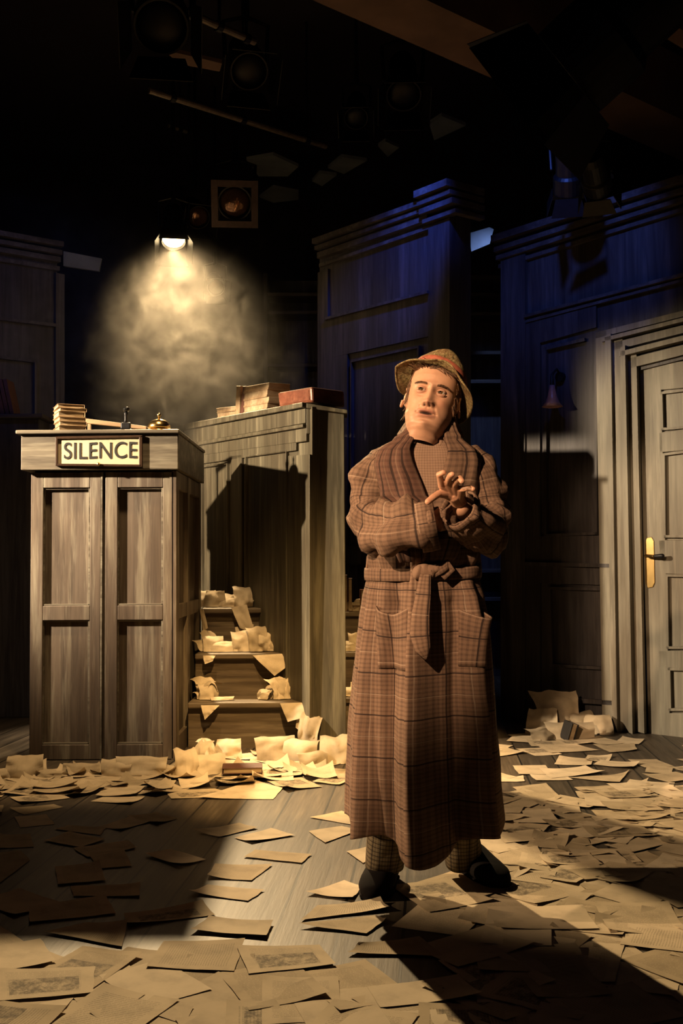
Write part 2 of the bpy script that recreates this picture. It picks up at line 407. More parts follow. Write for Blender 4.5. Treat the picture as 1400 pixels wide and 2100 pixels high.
for a, c in ys: Wd.slab(bm, [(1350, a + 3), (1500, a - (18 if a < 900 else -6) ), (1500, c - (12 if a < 900 else -8)), (1352, c)], -0.02, 0)
dr = obj('door_1', bm, M['door'], kind='structure', bevel=0.004)
bm = NB()
for x, a, c in P_:
    sl = 0.12 if a < 1000 else -0.02
    Wd.edge(bm, [(1500, a - 148 * sl), (x, a), (x + 2, c), (1500, c - 148 * (0.0 if c > 1000 else 0.08))], 0.016, -0.02, 0.006)
st('panel_moulding', bm, M['door'], dr)
bm = NB(); pl = [(1323, 1112), (1327, 1103), (1336, 1101), (1341, 1110), (1343, 1195), (1339, 1204), (1329, 1206), (1324, 1197)]
Wd.slab(bm, pl, 0, 0.008)
hd = obj('door_handle', bm, M['brass'], dr, 0.003)
a = Wd.p(1331, 1140); e = Wd.p(1352, 1141); e2 = Wd.p(1366, 1140)
bm = NB(); tube(bm, [a, a + Wd.n * 0.05, e + Wd.n * 0.055], [0.012, 0.011, 0.010], 12)
obj('lever', bm, M['brass'], hd, smooth=True)
bm = NB(); tube(bm, [e + Wd.n * 0.055, e2 + Wd.n * 0.055], [0.013, 0.015], 12)
obj('grip', bm, M['black'], hd, smooth=True)
# wall lamp
c0 = W.p(1152, 838); sc = empty('wall_lamp', c0 - Vector((0, 0, 0.0)), 'pink frosted bell-shaped glass wall lamp, unlit, hanging in the narrow panel left of the door', 'wall lamp')
ax = c0 + W.n * 0.12
bm = NB(); lathe(bm, [(0.018, 0.15), (0.022, 0.12), (0.034, 0.07), (0.05, 0.03), (0.072, 0.0), (0.068, 0.0), (0.046, 0.03), (0.03, 0.07), (0.016, 0.12)], ax)
obj('glass_shade', bm, M['pink'], sc, smooth=True)
bm = NB(); tube(bm, [c0 + Vector((0, 0, 0.22)), c0 + W.n * 0.06 + Vector((0, 0, 0.27)), ax + Vector((0, 0, 0.22)), ax + Vector((0, 0, 0.14))], [0.008, 0.008, 0.009, 0.018], 10)
obj('arm', bm, M['black'], sc, smooth=True)
bm = NB(); tube(bm, [c0 + Vector((0, 0, 0.22)) , c0 + W.n * 0.03 + Vector((0, 0, 0.22))], 0.035, 14, False)
obj('wall_plate', bm, M['black'], sc)

# left flat
p1 = atD(117, 1437, 8.66); p0 = atD(0, 1437, 8.34)
W = Wall((p1.x, p1.y), (p0.x, p0.y))
bm = NB(); W.slab(bm, [(-120, 455), (117, 500), (117, 1440), (-120, 1440)], -0.12, 0)
ref = W.n
wl = st('wall_scenic_left', bm, M['flat'])
bm = NB()
for (yl, yr, h, t) in ((481, 501, 10, 0.10), (497, 517, 9, 0.075), (512, 530, 10, 0.05), (532, 548, 9, 0.03)):
    W.slab(bm, [(-120, yl - 22), (119, yr), (119, yr + h), (-120, yl + h - 22)], 0, t)
W.edge(bm, [(-120, 640), (112, 668)], 0.025, 0.0, 0.03)
st('cornice', bm, M['flatx'], wl)
bm = NB(); W.slab(bm, [(112, 560), (130, 564), (130, 1440), (112, 1440)], -0.10, 0.02)
W.edge(bm, [(-120, 720), (70, 742), (70, 1400)], 0.02, 0, 0.03)
st('panelling', bm, M['flat'], wl)
bm = NB(); prism(bm, [atD(130, 515, 9.2), atD(208, 530, 9.4), atD(203, 556, 9.4), atD(130, 545, 9.2)], Vector((0, 0.03, 0))); st('trim_12', bm, M['greyboard'])
bm = NB(); prism(bm, [atD(962, 478, 9.2), atD(1003, 466, 9.2), atD(1012, 470, 9.2), atD(1004, 500, 9.2), atD(966, 516, 9.2)], Vector((0, 0.03, 0))); st('trim_13', bm, M['greyboard'])

# back bookcases seen in the gaps
def bookcase(name, x0, x1, D, ys, label, mat=M['flat'], top=560):
    a = atD(x0, top, D); b_ = atD(x1, top, D)
    o = empty(name, (a.x, D, 0), label, 'bookcase')
    bm = NB(); box(bm, a.x, b_.x, D + 0.3, D + 0.33, 0, a.z); obj('back_panel', bm, mat, o)
    for x in (a.x, b_.x - 0.04):
        bm = NB(); box(bm, x, x + 0.04, D, D + 0.3, 0, a.z); obj('side_panel', bm, mat, o, 0.003)
    for y in ys:
        z = atD(x0, y, D).z
        bm = NB(); box(bm, a.x + 0.04, b_.x - 0.04, D + 0.005, D + 0.3, z - 0.035, z); obj('shelf', bm, M['flatx'], o, 0.003)
bookcase('bookcase', 860, 1120, 10.2, [565, 600, 640, 720, 779, 1168, 1226], 'tall dark bookcase with blue-lit shelf edges in the gap behind the man')
bookcase('bookcase', 540, 705, 10.4, [600, 637, 745, 850], 'tall dark bookcase left of the centre wall, its shelf edges barely lit')
# ---------------------------------------------------------------- the SILENCE desk
fr0 = atF(62, 1560); DF = fr0.y
def cx(x, D=None): return atD(x, 1200, D or DF).x
def cz(y, x=200, D=None): return atD(x, y, D or DF).z
X0, X1 = cx(62), cx(356); DB = DF + 1.08
ZT, ZA, ZB = cz(884), cz(892), cz(966)
desk = empty('reception_desk', (X0, DF, 0), 'tall grey-brown painted panelled desk like a kiosk, with the sign on its front', 'desk')
bm = NB()
box(bm, X0 + 0.012, X1 - 0.012, DF + 0.028, DB, 0.0, ZB)
obj('body', bm, M['desk'], desk)
def frame(parent, xs, zs, name='door'):
    """stiles and rails standing proud of a sunk panel"""
    bm = NB(); x0, x1 = xs; z = [cz(q) for q in zs]
    sl, sr = 0.072, 0.062
    box(bm, x0, x0 + sl, DF, DF + 0.03, z[-1], z[0]); box(bm, x1 - sr, x1, DF, DF + 0.03, z[-1], z[0])
    for a, c in ((z[0], z[1]), (z[2], z[3]), (z[4], z[5])): box(bm, x0 + sl, x1 - sr, DF, DF + 0.03, c, a)
    o = obj(name, bm, M['desk'], parent, 0.004)
    bm = NB()
    for a, c in ((z[1], z[2]), (z[3], z[4])):
        xa, xb = x0 + sl, x1 - sr; k = 0.010
        box(bm, xb - k, xb + 0.001, DF + 0.006, DF + 0.028, c, a); box(bm, xa - 0.001, xa + k * 0.6, DF + 0.010, DF + 0.028, c, a)
        box(bm, xa, xb, DF + 0.006, DF + 0.028, c - 0.001, c + k); box(bm, xa, xb, DF + 0.010, DF + 0.028, a - k, a + 0.001)
    obj('moulding', bm, M['deskx'], o, 0.002)
    return o
frame(desk, (X0, cx(206)), (968, 1000, 1242, 1272, 1527, 1558))
frame(desk, (cx(215), X1), (968, 1000, 1242, 1272, 1527, 1558))
bm = NB(); box(bm, cx(206), cx(210), DF - 0.004, DF + 0.028, cz(1558), cz(968)); obj('centre_bead', bm, M['deskx'], desk, 0.002)
bm = NB()                                             # side frames
for y0, y1 in ((DF, DF + 0.10), (DF + 0.46, DF + 0.54), (DB - 0.1, DB)): box(bm, X1 - 0.013, X1 + 0.016, y0, y1, 0.0, ZB)
for z0, z1 in ((0, 0.12), (cz(1272), cz(1242)), (ZB - 0.10, ZB)): box(bm, X1 - 0.013, X1 + 0.014, DF + 0.05, DB - 0.05, z0, z1)
obj('side_frame', bm, M['desk'], desk, 0.003)
bm = NB()
box(bm, cx(46), cx(368), DF - 0.05, DB + 0.02, ZB + 0.004, ZA)
obj('frieze', bm, M['deskx'], desk, 0.005)
bm = NB(); box(bm, cx(37), cx(371), DF - 0.075, DB + 0.02, ZA, ZT); obj('worktop', bm, M['deskx'], desk, 0.006)
bm = NB(); a = cz(863, D=DB)                          # sloping ledge at the back of the top
prism(bm, [atD(176, 858, DB - 0.1), atD(300, 874, DB - 0.1), atD(300, 881, DB - 0.1), atD(176, 868, DB - 0.1)], Vector((0, 0.04, 0)))
for x_ in (182, 294): k_ = atD(x_, 868 if x_ < 200 else 880, DB - 0.1); box(bm, k_.x - 0.012, k_.x + 0.012, DB - 0.09, DB - 0.07, ZT, k_.z)
obj('back_ledge', bm, M['tanbook'], desk, 0.004)
bm = NB(); box(bm, X0 + 0.01, X1 - 0.01, DF + 0.01, DF + 0.04, 0, cz(1556)); obj('plinth', bm, M['desk'], desk)

# sign
sg = empty('silence_sign', (cx(204), DF - 0.055, cz(925)), 'cream sign reading SILENCE in black capitals, in a dark frame on the desk front', 'sign')
def spx(x, y, t): p = atD(x, y, DF - 0.05 - t); return p
bm = NB(); prism(bm, [spx(119, 898, 0.001), spx(289, 896, 0.001), spx(289, 955, 0.001), spx(119, 954, 0.001)], Vector((0, -0.006, 0)))
obj('sign_board', bm, M['signface'], sg)
bm = NB()
for q in ([(115, 896), (293, 893), (293, 898), (115, 901)], [(115, 951), (293, 953), (293, 958), (115, 956)], [(115, 896), (120, 896), (120, 956), (115, 956)], [(286, 894), (293, 893), (293, 957), (286, 957)]):
    prism(bm, [spx(x, y, 0.001) for x, y in q], Vector((0, -0.018, 0)))
obj('sign_frame', bm, M['signframe'], sg, 0.003)
cu = bpy.data.curves.new('t', 'FONT'); cu.body = 'SILENCE'; cu.size = 0.132; cu.offset = 0.0006; cu.extrude = 0.0015; cu.align_x = 'CENTER'; cu.space_character = 1.04
to = bpy.data.objects.new('t', cu); C.objects.link(to)
me = bpy.data.meshes.new_from_object(to.evaluated_get(bpy.context.evaluated_depsgraph_get())); bpy.data.objects.remove(to)
xs_ = [v.co.x for v in me.vertices]; ys_ = [v.co.y for v in me.vertices]
p_a = spx(131, 942, 0.0085); p_b = spx(281, 942, 0.0085); hz = spx(131, 908, 0.0085).z - p_a.z
fx = (p_b.x - p_a.x) / (max(xs_) - min(xs_)); fz = hz / (max(ys_) - min(ys_))
for v in me.vertices:
    x = (v.co.x - min(xs_)) * fx; z = (v.co.y - min(ys_)) * fz
    v.co = (p_a.x + x, p_a.y - v.co.z, p_a.z + z + 0.004 * (x / (p_b.x - p_a.x)) + (0.0015 * math.sin(x * 40)))
me.materials.append(M['ink'])
lt = bpy.data.objects.new('lettering', me); C.objects.link(lt); lt.parent = sg; lt.matrix_parent_inverse = Matrix.Translation(sg.location).inverted()
bm = NB(); k = spx(202, 952, 0.018); tube(bm, [k, k + Vector((0, -0.006, 0))], 0.010, 12); obj('screw', bm, M['brass'], sg)

# books
def book(name, c, sx, sy, sz, rz, label, cover, group=None, cat='book', tilt=0, spine='x-'):
    """closed book lying flat: cover boards, spine and page block. c = centre of its base."""
    o = empty(name, c, label, cat, group)
    mt = Matrix.Translation(c) @ Matrix.Rotation(rz, 4, 'Z') @ Matrix.Rotation(tilt, 4, 'Y')
    t = min(0.004, sz * 0.12)
    bm = NB()
    for z in (t / 2, sz - t / 2): obox(bm, mt @ Matrix.Translation((0, 0, z)), sx, sy, t)
    s = -1 if spine == 'x-' else 1
    obox(bm, mt @ Matrix.Translation((s * (sx / 2 - t / 2), 0, sz / 2)), t, sy, sz)
    obj('cover', bm, cover, o, 0.0015)
    bm = NB(); obox(bm, mt @ Matrix.Translation((-s * 0.002, 0, sz / 2)), sx - 0.012, sy - 0.012, sz - 2 * t)
    obj('page_block', bm, M['pages'], o)
    return o
b0 = atD(146, 878, DF + 0.10); zt = ZT
tb = ['at the bottom of the stack', 'second from the bottom of the stack', 'in the middle of the stack, third up', 'fourth up in the stack', 'fifth up, just below the top book of the stack', 'on top of the stack']
z = zt
hs = [0.031, 0.027, 0.024, 0.031, 0.020, 0.022]
for i, h in enumerate(hs):
    book('book', (b0.x - 0.01 + R.uniform(-.006, .006), DF + 0.10, z + 0.0004), 0.155, 0.19, h, 0.42 + R.uniform(-.07, .07),
         'tan book ' + tb[i] + ' on the desk', M['tanbook'], 'tan books stacked on the desk', spine='x+')
    z += h + 0.0008
# date stamp
sx_ = atD(258, 878, DF + 0.05); st_ = empty('hand_stamp', (sx_.x, DF + 0.05, ZT), 'small black hand stamp with a round knob on the desk top', 'stamp')
bm = NB(); box(bm, sx_.x - 0.034, sx_.x + 0.034, DF + 0.03, DF + 0.07, ZT, ZT + 0.016); box(bm, sx_.x - 0.028, sx_.x + 0.028, DF + 0.033, DF + 0.067, ZT + 0.016, ZT + 0.055)
obj('base', bm, M['black'], st_, 0.006)
bm = NB(); lathe(bm, [(0.016, 0.05), (0.009, 0.07), (0.010, 0.10), (0.013, 0.115)], (sx_.x, DF + 0.05, ZT)); obj('shaft', bm, M['black'], st_, smooth=True)
bm = NB(); ball(bm, (sx_.x + 0.002, DF + 0.05, ZT + 0.132), 0.021, 1, 1, 0.8, 8)
mk = plain('black_lacquer', (0.01, 0.01, 0.01), 0.12); obj('knob', bm, mk, st_, smooth=True)
# bell
bx = atD(326, 878, DF + 0.06); bl = empty('service_bell', (bx.x, DF + 0.06, ZT), 'polished brass counter bell on the right of the desk top', 'bell')
bc = (bx.x, DF + 0.06, ZT)
bm = NB(); lathe(bm, [(0.066, 0.0), (0.068, 0.006), (0.058, 0.014), (0.05, 0.018)], bc, 32); obj('base', bm, M['brass'], bl, smooth=True)
bm = NB(); lathe(bm, [(0.064, 0.02), (0.067, 0.026), (0.064, 0.040), (0.054, 0.056), (0.036, 0.068), (0.016, 0.074), (0.0, 0.075)], bc, 32); obj('dome', bm, M['brass'], bl, smooth=True)
bm = NB(); lathe(bm, [(0.008, 0.074), (0.006, 0.086), (0.010, 0.092), (0.013, 0.100), (0.009, 0.108), (0, 0.112)], bc, 20); obj('plunger', bm, M['brass'], bl, smooth=True)

# ---------------------------------------------------------------- stair wall with end post
PN = atF(637, 1540); PB = (PN.x, PN.y)
FL = atD(385, 1200, 8.61)
W = WS = Wall(PB, (FL.x, FL.y))
cw = empty('stair_wall', (PN.x, PN.y, 0), 'greenish-brown panelled half wall with moulded sloping rail and square end post, right of the stairs', 'half wall')
bm = NB(); W.slab(bm, [(386, 884), (640, 834), (640, 1542), (386, 1480)], -0.05, 0); obj('panel_back', bm, M['panel'], cw)
bm = NB()
W.slab(bm, [(380, 872), (636, 826), (636, 836), (380, 884)], -0.09, 0.055)
W.slab(bm, [(384, 884), (634, 838), (634, 868), (384, 912)], 0, 0.028)
W.slab(bm, [(384, 912), (634, 870), (634, 877), (384, 919)], 0, 0.045)
W.slab(bm, [(384, 919), (634, 877), (634, 905), (384, 938)], 0, 0.022)
obj('top_rail', bm, M['panel'], cw, 0.004)
bm = NB()
W.slab(bm, [(384, 930), (612, 897), (612, 924), (384, 956)], 0, 0.018)
for x0, x1 in ((384, 412), (478, 500), (596, 640)):
    W.slab(bm, [(x0, 935), (x1, 932), (x1, 1530), (x0, 1500)], 0, 0.018)
W.edge(bm, [(508, 1450), (508, 936), (592, 924), (592, 1470)], 0.012, 0, 0.022)
W.edge(bm, [(418, 1450), (418, 958), (470, 951), (470, 1470)], 0.012, 0, 0.022)
obj('stiles', bm, M['panel'], cw, 0.003)
p0, p1 = atD(637, 1200, PN.y).x, atD(708, 1200, PN.y).x
bm = NB(); box(bm, p0, p1, PN.y, PN.y + 0.16, 0, atD(670, 842, PN.y).z); obj('end_post', bm, M['panel'], cw, 0.004)
bm = NB()
za = atD(637, 828, PN.y).z; zb = atD(708, 842, PN.y).z
pc = [Vector((p0 - 0.02, PN.y - 0.03, za)), Vector((p1 + 0.02, PN.y - 0.03, zb)), Vector((p1 + 0.02, PN.y - 0.03, zb - 0.022)), Vector((p0 - 0.02, PN.y - 0.03, za - 0.03))]
prism(bm, pc, Vector((0, 0.22, 0)))
obj('post_cap', bm, M['panel'], cw, 0.004)
bm = NB(); box(bm, p0 - 0.022, p0 + 0.002, PN.y - 0.012, PN.y + 0.03, atD(637, 890, PN.y).z, za - 0.03); obj('bracket', bm, M['panel'], cw, 0.004)

# things on the sloping rail
def onrail(x, y, n_=-0.02): return W.p(x, y) - W.n * 0.02
def rail_block(name, quad, mat_c, label, cat='book', group=None, depth=0.12, lines=0):
    """book or sheaf standing on the rail: cover shell plus page block"""
    base = W.p(*quad[0]); o = empty(name, base, label, cat, group)
    pts = [W.p(x, y) + W.n * 0.03 for x, y in quad]
    c = sum(pts, Vector()) / 4
    bm = NB(); prism(bm, pts, -W.n * depth); obj('page_block' if lines else 'cover', bm, mat_c, o, 0.002)
    if lines:
        bm = NB()
        for i in range(lines):
            k0 = (i + 0.0) / lines; k1 = k0 + 0.14 / lines * 2
            l0 = pts[0].lerp(pts[3], k0); r0 = pts[1].lerp(pts[2], k0); l1 = pts[0].lerp(pts[3], k1); r1 = pts[1].lerp(pts[2], k1)
            off = W.d * 0.004 * (1 if W.d.x > 0 else -1)
            prism(bm, [l0 + W.n * .004 - off, r0 + W.n * .004 + off, r1 + W.n * .004 + off, l1 + W.n * .004 - off], -W.n * (depth + .006))
        obj('cover', bm, M['tanbook'], o)
    return o
rail_block('book', [(455, 859), (491, 852), (491, 844), (453, 848)], M['pages'], 'thin tan book at the bottom of the low pair on the stair rail', lines=1, group='books on the stair rail')
rail_block('book', [(454, 848), (491, 843), (491, 833), (451, 838)], M['pages'], 'thin tan book on top of the low pair on the stair rail', lines=1, group='books on the stair rail')
rail_block('book', [(490, 852), (499, 850), (501, 792), (493, 792)], M['tanbook'], 'slim light tan book standing upright on the stair rail', group='books on the stair rail')
rail_block('book', [(500, 850), (507, 849), (513, 792), (506, 793)], M['darkbook'], 'slim dark-covered book standing upright on the stair rail', group='books on the stair rail')
qs = [(849, 838), (838, 826), (826, 813), (813, 801)]
nm = ['lowest', 'second from the bottom', 'third from the bottom', 'topmost']
for i, (ya, yb) in enumerate(((849, 836), (836, 823), (823, 808), (808, 794))):
    rail_block('book', [(509, ya), (556 + (i % 2) * 3, ya - 9), (557 + (i % 2) * 3, yb - 9), (509, yb)], M['pages'], 'pale worn book, %s of the four piled on the stair rail' % nm[i], lines=1, group='books on the stair rail', depth=0.15)
# big leather ledger across rail and post
lg = empty('ledger', (p0, PN.y, za), 'thick reddish-brown leather ledger lying on top of the end post', 'ledger')
z0 = za + 0.001
A = Vector((W.p(566, 838).x, W.p(566, 838).y, 0)); 
def L3(x, y, D): return atD(x, y, D)
g0, g1, g2 = L3(572, 835, PN.y + 0.28), L3(640, 824, PN.y - 0.02), L3(708, 836, PN.y + 0.10)
h0, h1, h2 = L3(569, 805, PN.y + 0.28), L3(638, 793, PN.y - 0.02), L3(706, 802, PN.y + 0.10)
g3 = g0 + (g2 - g1); h3 = h0 + (h2 - h1)
bm = NB(); vs = [bm.verts.new(p) for p in (g0, g1, g2, g3, h0, h1, h2, h3)]
for f in ((0, 1, 2, 3), (4, 5, 6, 7), (0, 1, 5, 4), (1, 2, 6, 5), (2, 3, 7, 6), (3, 0, 4, 7)): face(bm, [vs[i] for i in f])
obj('cover', bm, M['leather'], lg, 0.012)
bm = NB(); q = [g0.lerp(h0, .15), g1.lerp(h1, .15), g1.lerp(h1, .8), g0.lerp(h0, .8)]
n_ = (g1 - g0).cross(Vector((0, 0, 1))).normalized(); n_ = n_ if n_.y < 0 else -n_
prism(bm, [q[0].lerp(q[1], .04), q[0].lerp(q[1], .93), q[3].lerp(q[2], .93), q[3].lerp(q[2], .04)], n_ * 0.003)
obj('page_edge', bm, M['leather'], lg)

# ---------------------------------------------------------------- stairs
sw = empty('staircase', (X1, 6.5, 0), 'short flight of weathered wooden steps climbing behind the desk, strewn with papers', 'stairs')
D0 = PN.y + 0.10; step = 0.32; zs = [atD(500, 1440, D0).z, atD(500, 1340, D0 + step).z, atD(500, 1247, D0 + 2 * step).z]
xl = X1 + 0.03
STEPS = []
prev = 0
for i, z in enumerate(zs):
    Dd = D0 + i * step
    t = (Dd - PN.y) / (FL.y - PN.y); xr = PN.x + (FL.x - PN.x) * t + 0.01
    bm = NB(); box(bm, xl, xr + 0.02, Dd + 0.02, Dd + 0.045, prev, z - 0.03); obj('riser', bm, M['stair'], sw)
    bm = NB(); box(bm, xl, xr + 0.02, Dd - 0.015, Dd + step + 0.02, z - 0.035, z); obj('tread', bm, M['stair'], sw, 0.008)
    STEPS.append((xl, xr, Dd, z)); prev = z
# second flight, a sliver of it between post and man
s2 = empty('stepped_shelf', (0.1, 6.9, 0), 'dark stepped shelving loaded with papers, glimpsed between the end post and the man', 'stepped shelves')
x0, x1 = atD(700, 1300, 6.75).x, atD(790, 1300, 6.75).x
lv = []
for i, (y, D) in enumerate(((1432, 6.65), (1338, 6.85), (1255, 7.05))):
    z = atD(720, y, D).z; lv.append((D, z))
    bm = NB(); box(bm, x0, x1, D, D + 0.24, z - 0.03, z); obj('shelf', bm, M['stair'], s2, 0.004)
    bm = NB(); box(bm, x0, x1, D + 0.02, D + 0.04, z - 0.28, z - 0.031); obj('riser', bm, M['stair'], s2)
for i, (xa, xb, ya, yb, mt_, lb) in enumerate(((706, 712, 1250, 1175, 'darkbook', 'dark red book standing at the left on the top stepped shelf'), (713, 722, 1250, 1182, 'darkbook', 'brown book standing upright in the middle of the top stepped shelf'), (722, 744, 1250, 1237, 'tanbook', 'tan book lying flat on the top stepped shelf near the man'), (738, 752, 1236, 1205, 'leather', 'small brown book on the flat tan book near the man'))):
    a = atD(xa, ya, 7.1); b_ = atD(xb, yb, 7.1); zz = lv[2][1] + (0.045 if i == 3 else 0.0005)
    book('book', ((a.x + b_.x) / 2, 7.16, zz), max(b_.x - a.x, .02), 0.14, (b_.z - a.z) , 0.0, lb, M[mt_], 'books on the stepped shelf')
# dark case at far left
q = atD(55, 862, 8.0)
dc = empty('side_cabinet', (q.x, 8.0, 0), 'dark wooden cabinet at the left edge behind the desk, almost lost in shadow', 'cabinet')
bm = NB(); box(bm, -3.4, q.x + 0.12, 7.9, 8.2, 0, q.z); obj('body', bm, M['flat'], dc, 0.006)
bm = NB(); box(bm, -3.45, q.x + 0.16, 7.85, 8.22, q.z, q.z + 0.03); obj('cabinet_top', bm, M['flatx'], dc, 0.006)
bx0 = atD(2, 862, 8.0).x
for i in range(4):
    o = empty('book', (bx0 + i * 0.04, 8.0, q.z + 0.03), ['leftmost of the dark books leaning on the side cabinet', 'second from left of the dark books leaning on the side cabinet', 'third from left of the dark books leaning on the side cabinet', 'rightmost of the dark books leaning on the side cabinet'][i], 'book', 'leaning books at the left edge')
    bm = NB(); mt = Matrix.Translation((bx0 - 0.03 + i * 0.035, 8.02, q.z + 0.17)) @ Matrix.Rotation(-0.22, 4, 'Y'); obox(bm, mt, 0.03, 0.18, 0.27); obj('cover', bm, M['darkbook'], o, 0.003)

# ---------------------------------------------------------------- lighting rig
def pipe(a, b_, z, r=0.024, label='', hanger=True):
    p, q = atZ(*a, z), atZ(*b_, z); o = empty('lighting_bar', p, label, 'lighting bar')
    bm = NB(); tube(bm, [p, q], r, 12, False); obj('pipe', bm, M['bar'], o, smooth=False)
    d = (q - p)
    for t in (0.12, 0.5, 0.88):
        c = p + d * t; bm = NB(); tube(bm, [c - d.normalized() * .02, c + d.normalized() * .02], r * 1.5, 10, False)
        tube(bm, [c, Vector((c.x, c.y, 5.6))], 0.010, 8, False); obj('hanger', bm, M['black'], o)
pipe((305, 185), (668, 300), 4.6, label='long pale steel lighting bar crossing the dark roof above the lit spotlight')
pipe((372, 20), (522, 86), 4.6, label='short steel lighting bar near the top edge above the long bar')
pipe((345, 258), (392, 274), 4.9, 0.016, label='thin short rod left under the long lighting bar')
M['frame'] = plain('rusty_frame', (0.05, 0.028, 0.022), 0.7)
lens = plain('lens_glass', (0.10, 0.05, 0.03), 0.06, 0.6)
def lantern(p, aim, s, label, lit=False, square=False, glass=False):
    p = Vector(p); d = (Vector(aim) - p).normalized(); o = empty('stage_lantern', p, label, 'stage light')
    x = d.cross(Vector((0, 0, 1))).normalized(); y = x.cross(d)
    mt = Matrix((x, y, -d)).transposed().to_4x4(); mt.translation = p          # local -Z looks along the beam
    bm = NB()
    lathe(bm, [(0.0, 0.40 * s), (0.07 * s, 0.40 * s), (0.085 * s, 0.34 * s), (0.085 * s, 0.16 * s), (0.105 * s, 0.14 * s), (0.105 * s, 0.02 * s), (0.095 * s, 0.02 * s), (0.095 * s, 0.06 * s), (0, 0.061 * s)], (0, 0, 0), 24)
    for v in bm.verts: v.co = mt @ v.co
    obj('housing', bm, M['black'], o, 0.003, smooth=False)
    bm = NB()
    if square:
        for a, b_, c, e in ((-.14, .14, .10, .14), (-.14, .14, -.14, -.10), (-.14, -.10, -.10, .10), (.10, .14, -.10, .10)):
            v = [mt @ Vector((xx * s, yy * s, -0.005 * s)) for xx, yy in ((a, c), (b_, c), (b_, e), (a, e))]; prism(bm, v, d * 0.012)
    else:
        for k in range(4):
            r_ = Matrix.Rotation(k * PI / 2, 4, 'Z') ; v = [mt @ (r_ @ Vector(q)) for q in ((-.09 * s, .11 * s, 0.02 * s), (.09 * s, .11 * s, 0.02 * s), (.12 * s, .15 * s, -.10 * s), (-.12 * s, .15 * s, -.10 * s))]
            prism(bm, v, mt.to_3x3() @ (r_.to_3x3() @ Vector((0, 0.004, 0))))
    obj('barn_doors' if not square else 'colour_frame', bm, M['frame'] if square else M['black'], o)
    bm = NB(); ball(bm, (0, 0, 0), 0.092 * s, 1, 1, 0.35, 10)
    for v in bm.verts: v.co = mt @ (v.co + Vector((0, 0, 0.055 * s)))
    obj('lens', bm, LIT if lit else (lens if glass or square else M['black']), o, smooth=True)
    bm = NB(); q = [mt @ Vector(v) for v in ((-.11 * s, 0, .2 * s), (-.12 * s, .0, .2 * s))]
    pts = [p + x * (-.115 * s) - d * .2 * s, p + x * (-.125 * s) - d * .2 * s + Vector((0, 0, .20 * s)), p - d * .2 * s + Vector((0, 0, .24 * s)), p + x * (.125 * s) - d * .2 * s + Vector((0, 0, .20 * s)), p + x * (.115 * s) - d * .2 * s]
    tube(bm, pts, 0.012 * s, 8); obj('yoke', bm, M['black'], o)
    bm = NB(); k = p - d * .2 * s + Vector((0, 0, .22 * s)); tube(bm, [k, k + Vector((0, 0, .22 * s)), Vector((k.x, k.y, 5.6))], [0.022 * s, 0.018 * s, 0.012], 10, False); obj('clamp', bm, M['black'], o)
    return o
mL, nt, b = nodes('lit_lens'); b.inputs['Emission Color'].default_value = (1, 0.72, 0.36, 1); b.inputs['Emission Strength'].default_value = 14; LIT = mL
tgt = Vector((-1.05, 6.9, 0))
lp = LAMP1; dd = (tgt - lp).normalized()
lantern(lp - dd * 0.07, tgt, 1.05, 'black theatre spotlight switched on, its beam glowing in the haze above the desk', True)
lantern(atD(408, 448, 9.35), (0.6, 4.5, 0.5), 1.0, 'dark round lantern just right of and above the lit spotlight', glass=True)
lantern(atD(481, 418, 8.6), (-0.5, 4.4, 1.6), 1.35, 'lantern with a square colour frame and round reflective lens facing the audience', square=True)
lantern(atD(444, 592, 9.8), (-0.4, 6.5, 1.5), 0.8, 'small dim lantern hanging low in the haze right of the beam', glass=True)
lantern(atD(1150, 165, 5.0), (0.0, 5.6, 2.6), 2.2, 'very large black lantern silhouetted against the roof beam at upper right')
lantern(atD(1165, 400, 6.8), (1.6, 7.4, 2.8), 0.9, 'black lantern hanging in front of the right cornice, left one of two')
lantern(atD(1226, 388, 6.1), (1.9, 7.2, 2.9), 0.8, 'black lantern hanging in front of the right cornice, right one of two')
lantern(atD(828, 200, 7.4), (0.4, 5.0, 1), 1.2, 'dark lantern under the roof above the centre wall, near the beam')
lantern(atD(730, 245, 8.2), (0.0, 5.0, 1), 0.9, 'small dark lantern left of the one above the centre wall')
lantern(atD(512, 150, 7.4), (0.2, 4.0, 1), 1.3, 'dark lantern hanging from the upper bar at the top of the picture')
lantern(atD(330, 60, 6.3), (-0.6, 3.0, 1), 1.6, 'bulky black lantern in the dark roof left of the upper bar')

# ---------------------------------------------------------------- haze in the beam
m = bpy.data.materials.new('stage_haze'); m.use_nodes = True; nt = m.node_tree; nt.nodes.remove(nt.nodes['Principled BSDF'])
vs_ = N(nt, 'VolumeScatter'); vs_.inputs['Color'].default_value = (1, 0.95, 0.85, 1); vs_.inputs['Anisotropy'].default_value = 0.0
n1 = tex(nt, (3.4, 3.4, 3.4), 5, rough=0.62, dist=1.6)
dn = ramp(nt, n1.outputs[0], [(0.36, (0.12, 0.12, 0.12)), (0.50, (0.4, 0.4, 0.4)), (0.66, (1.5, 1.5, 1.5))])
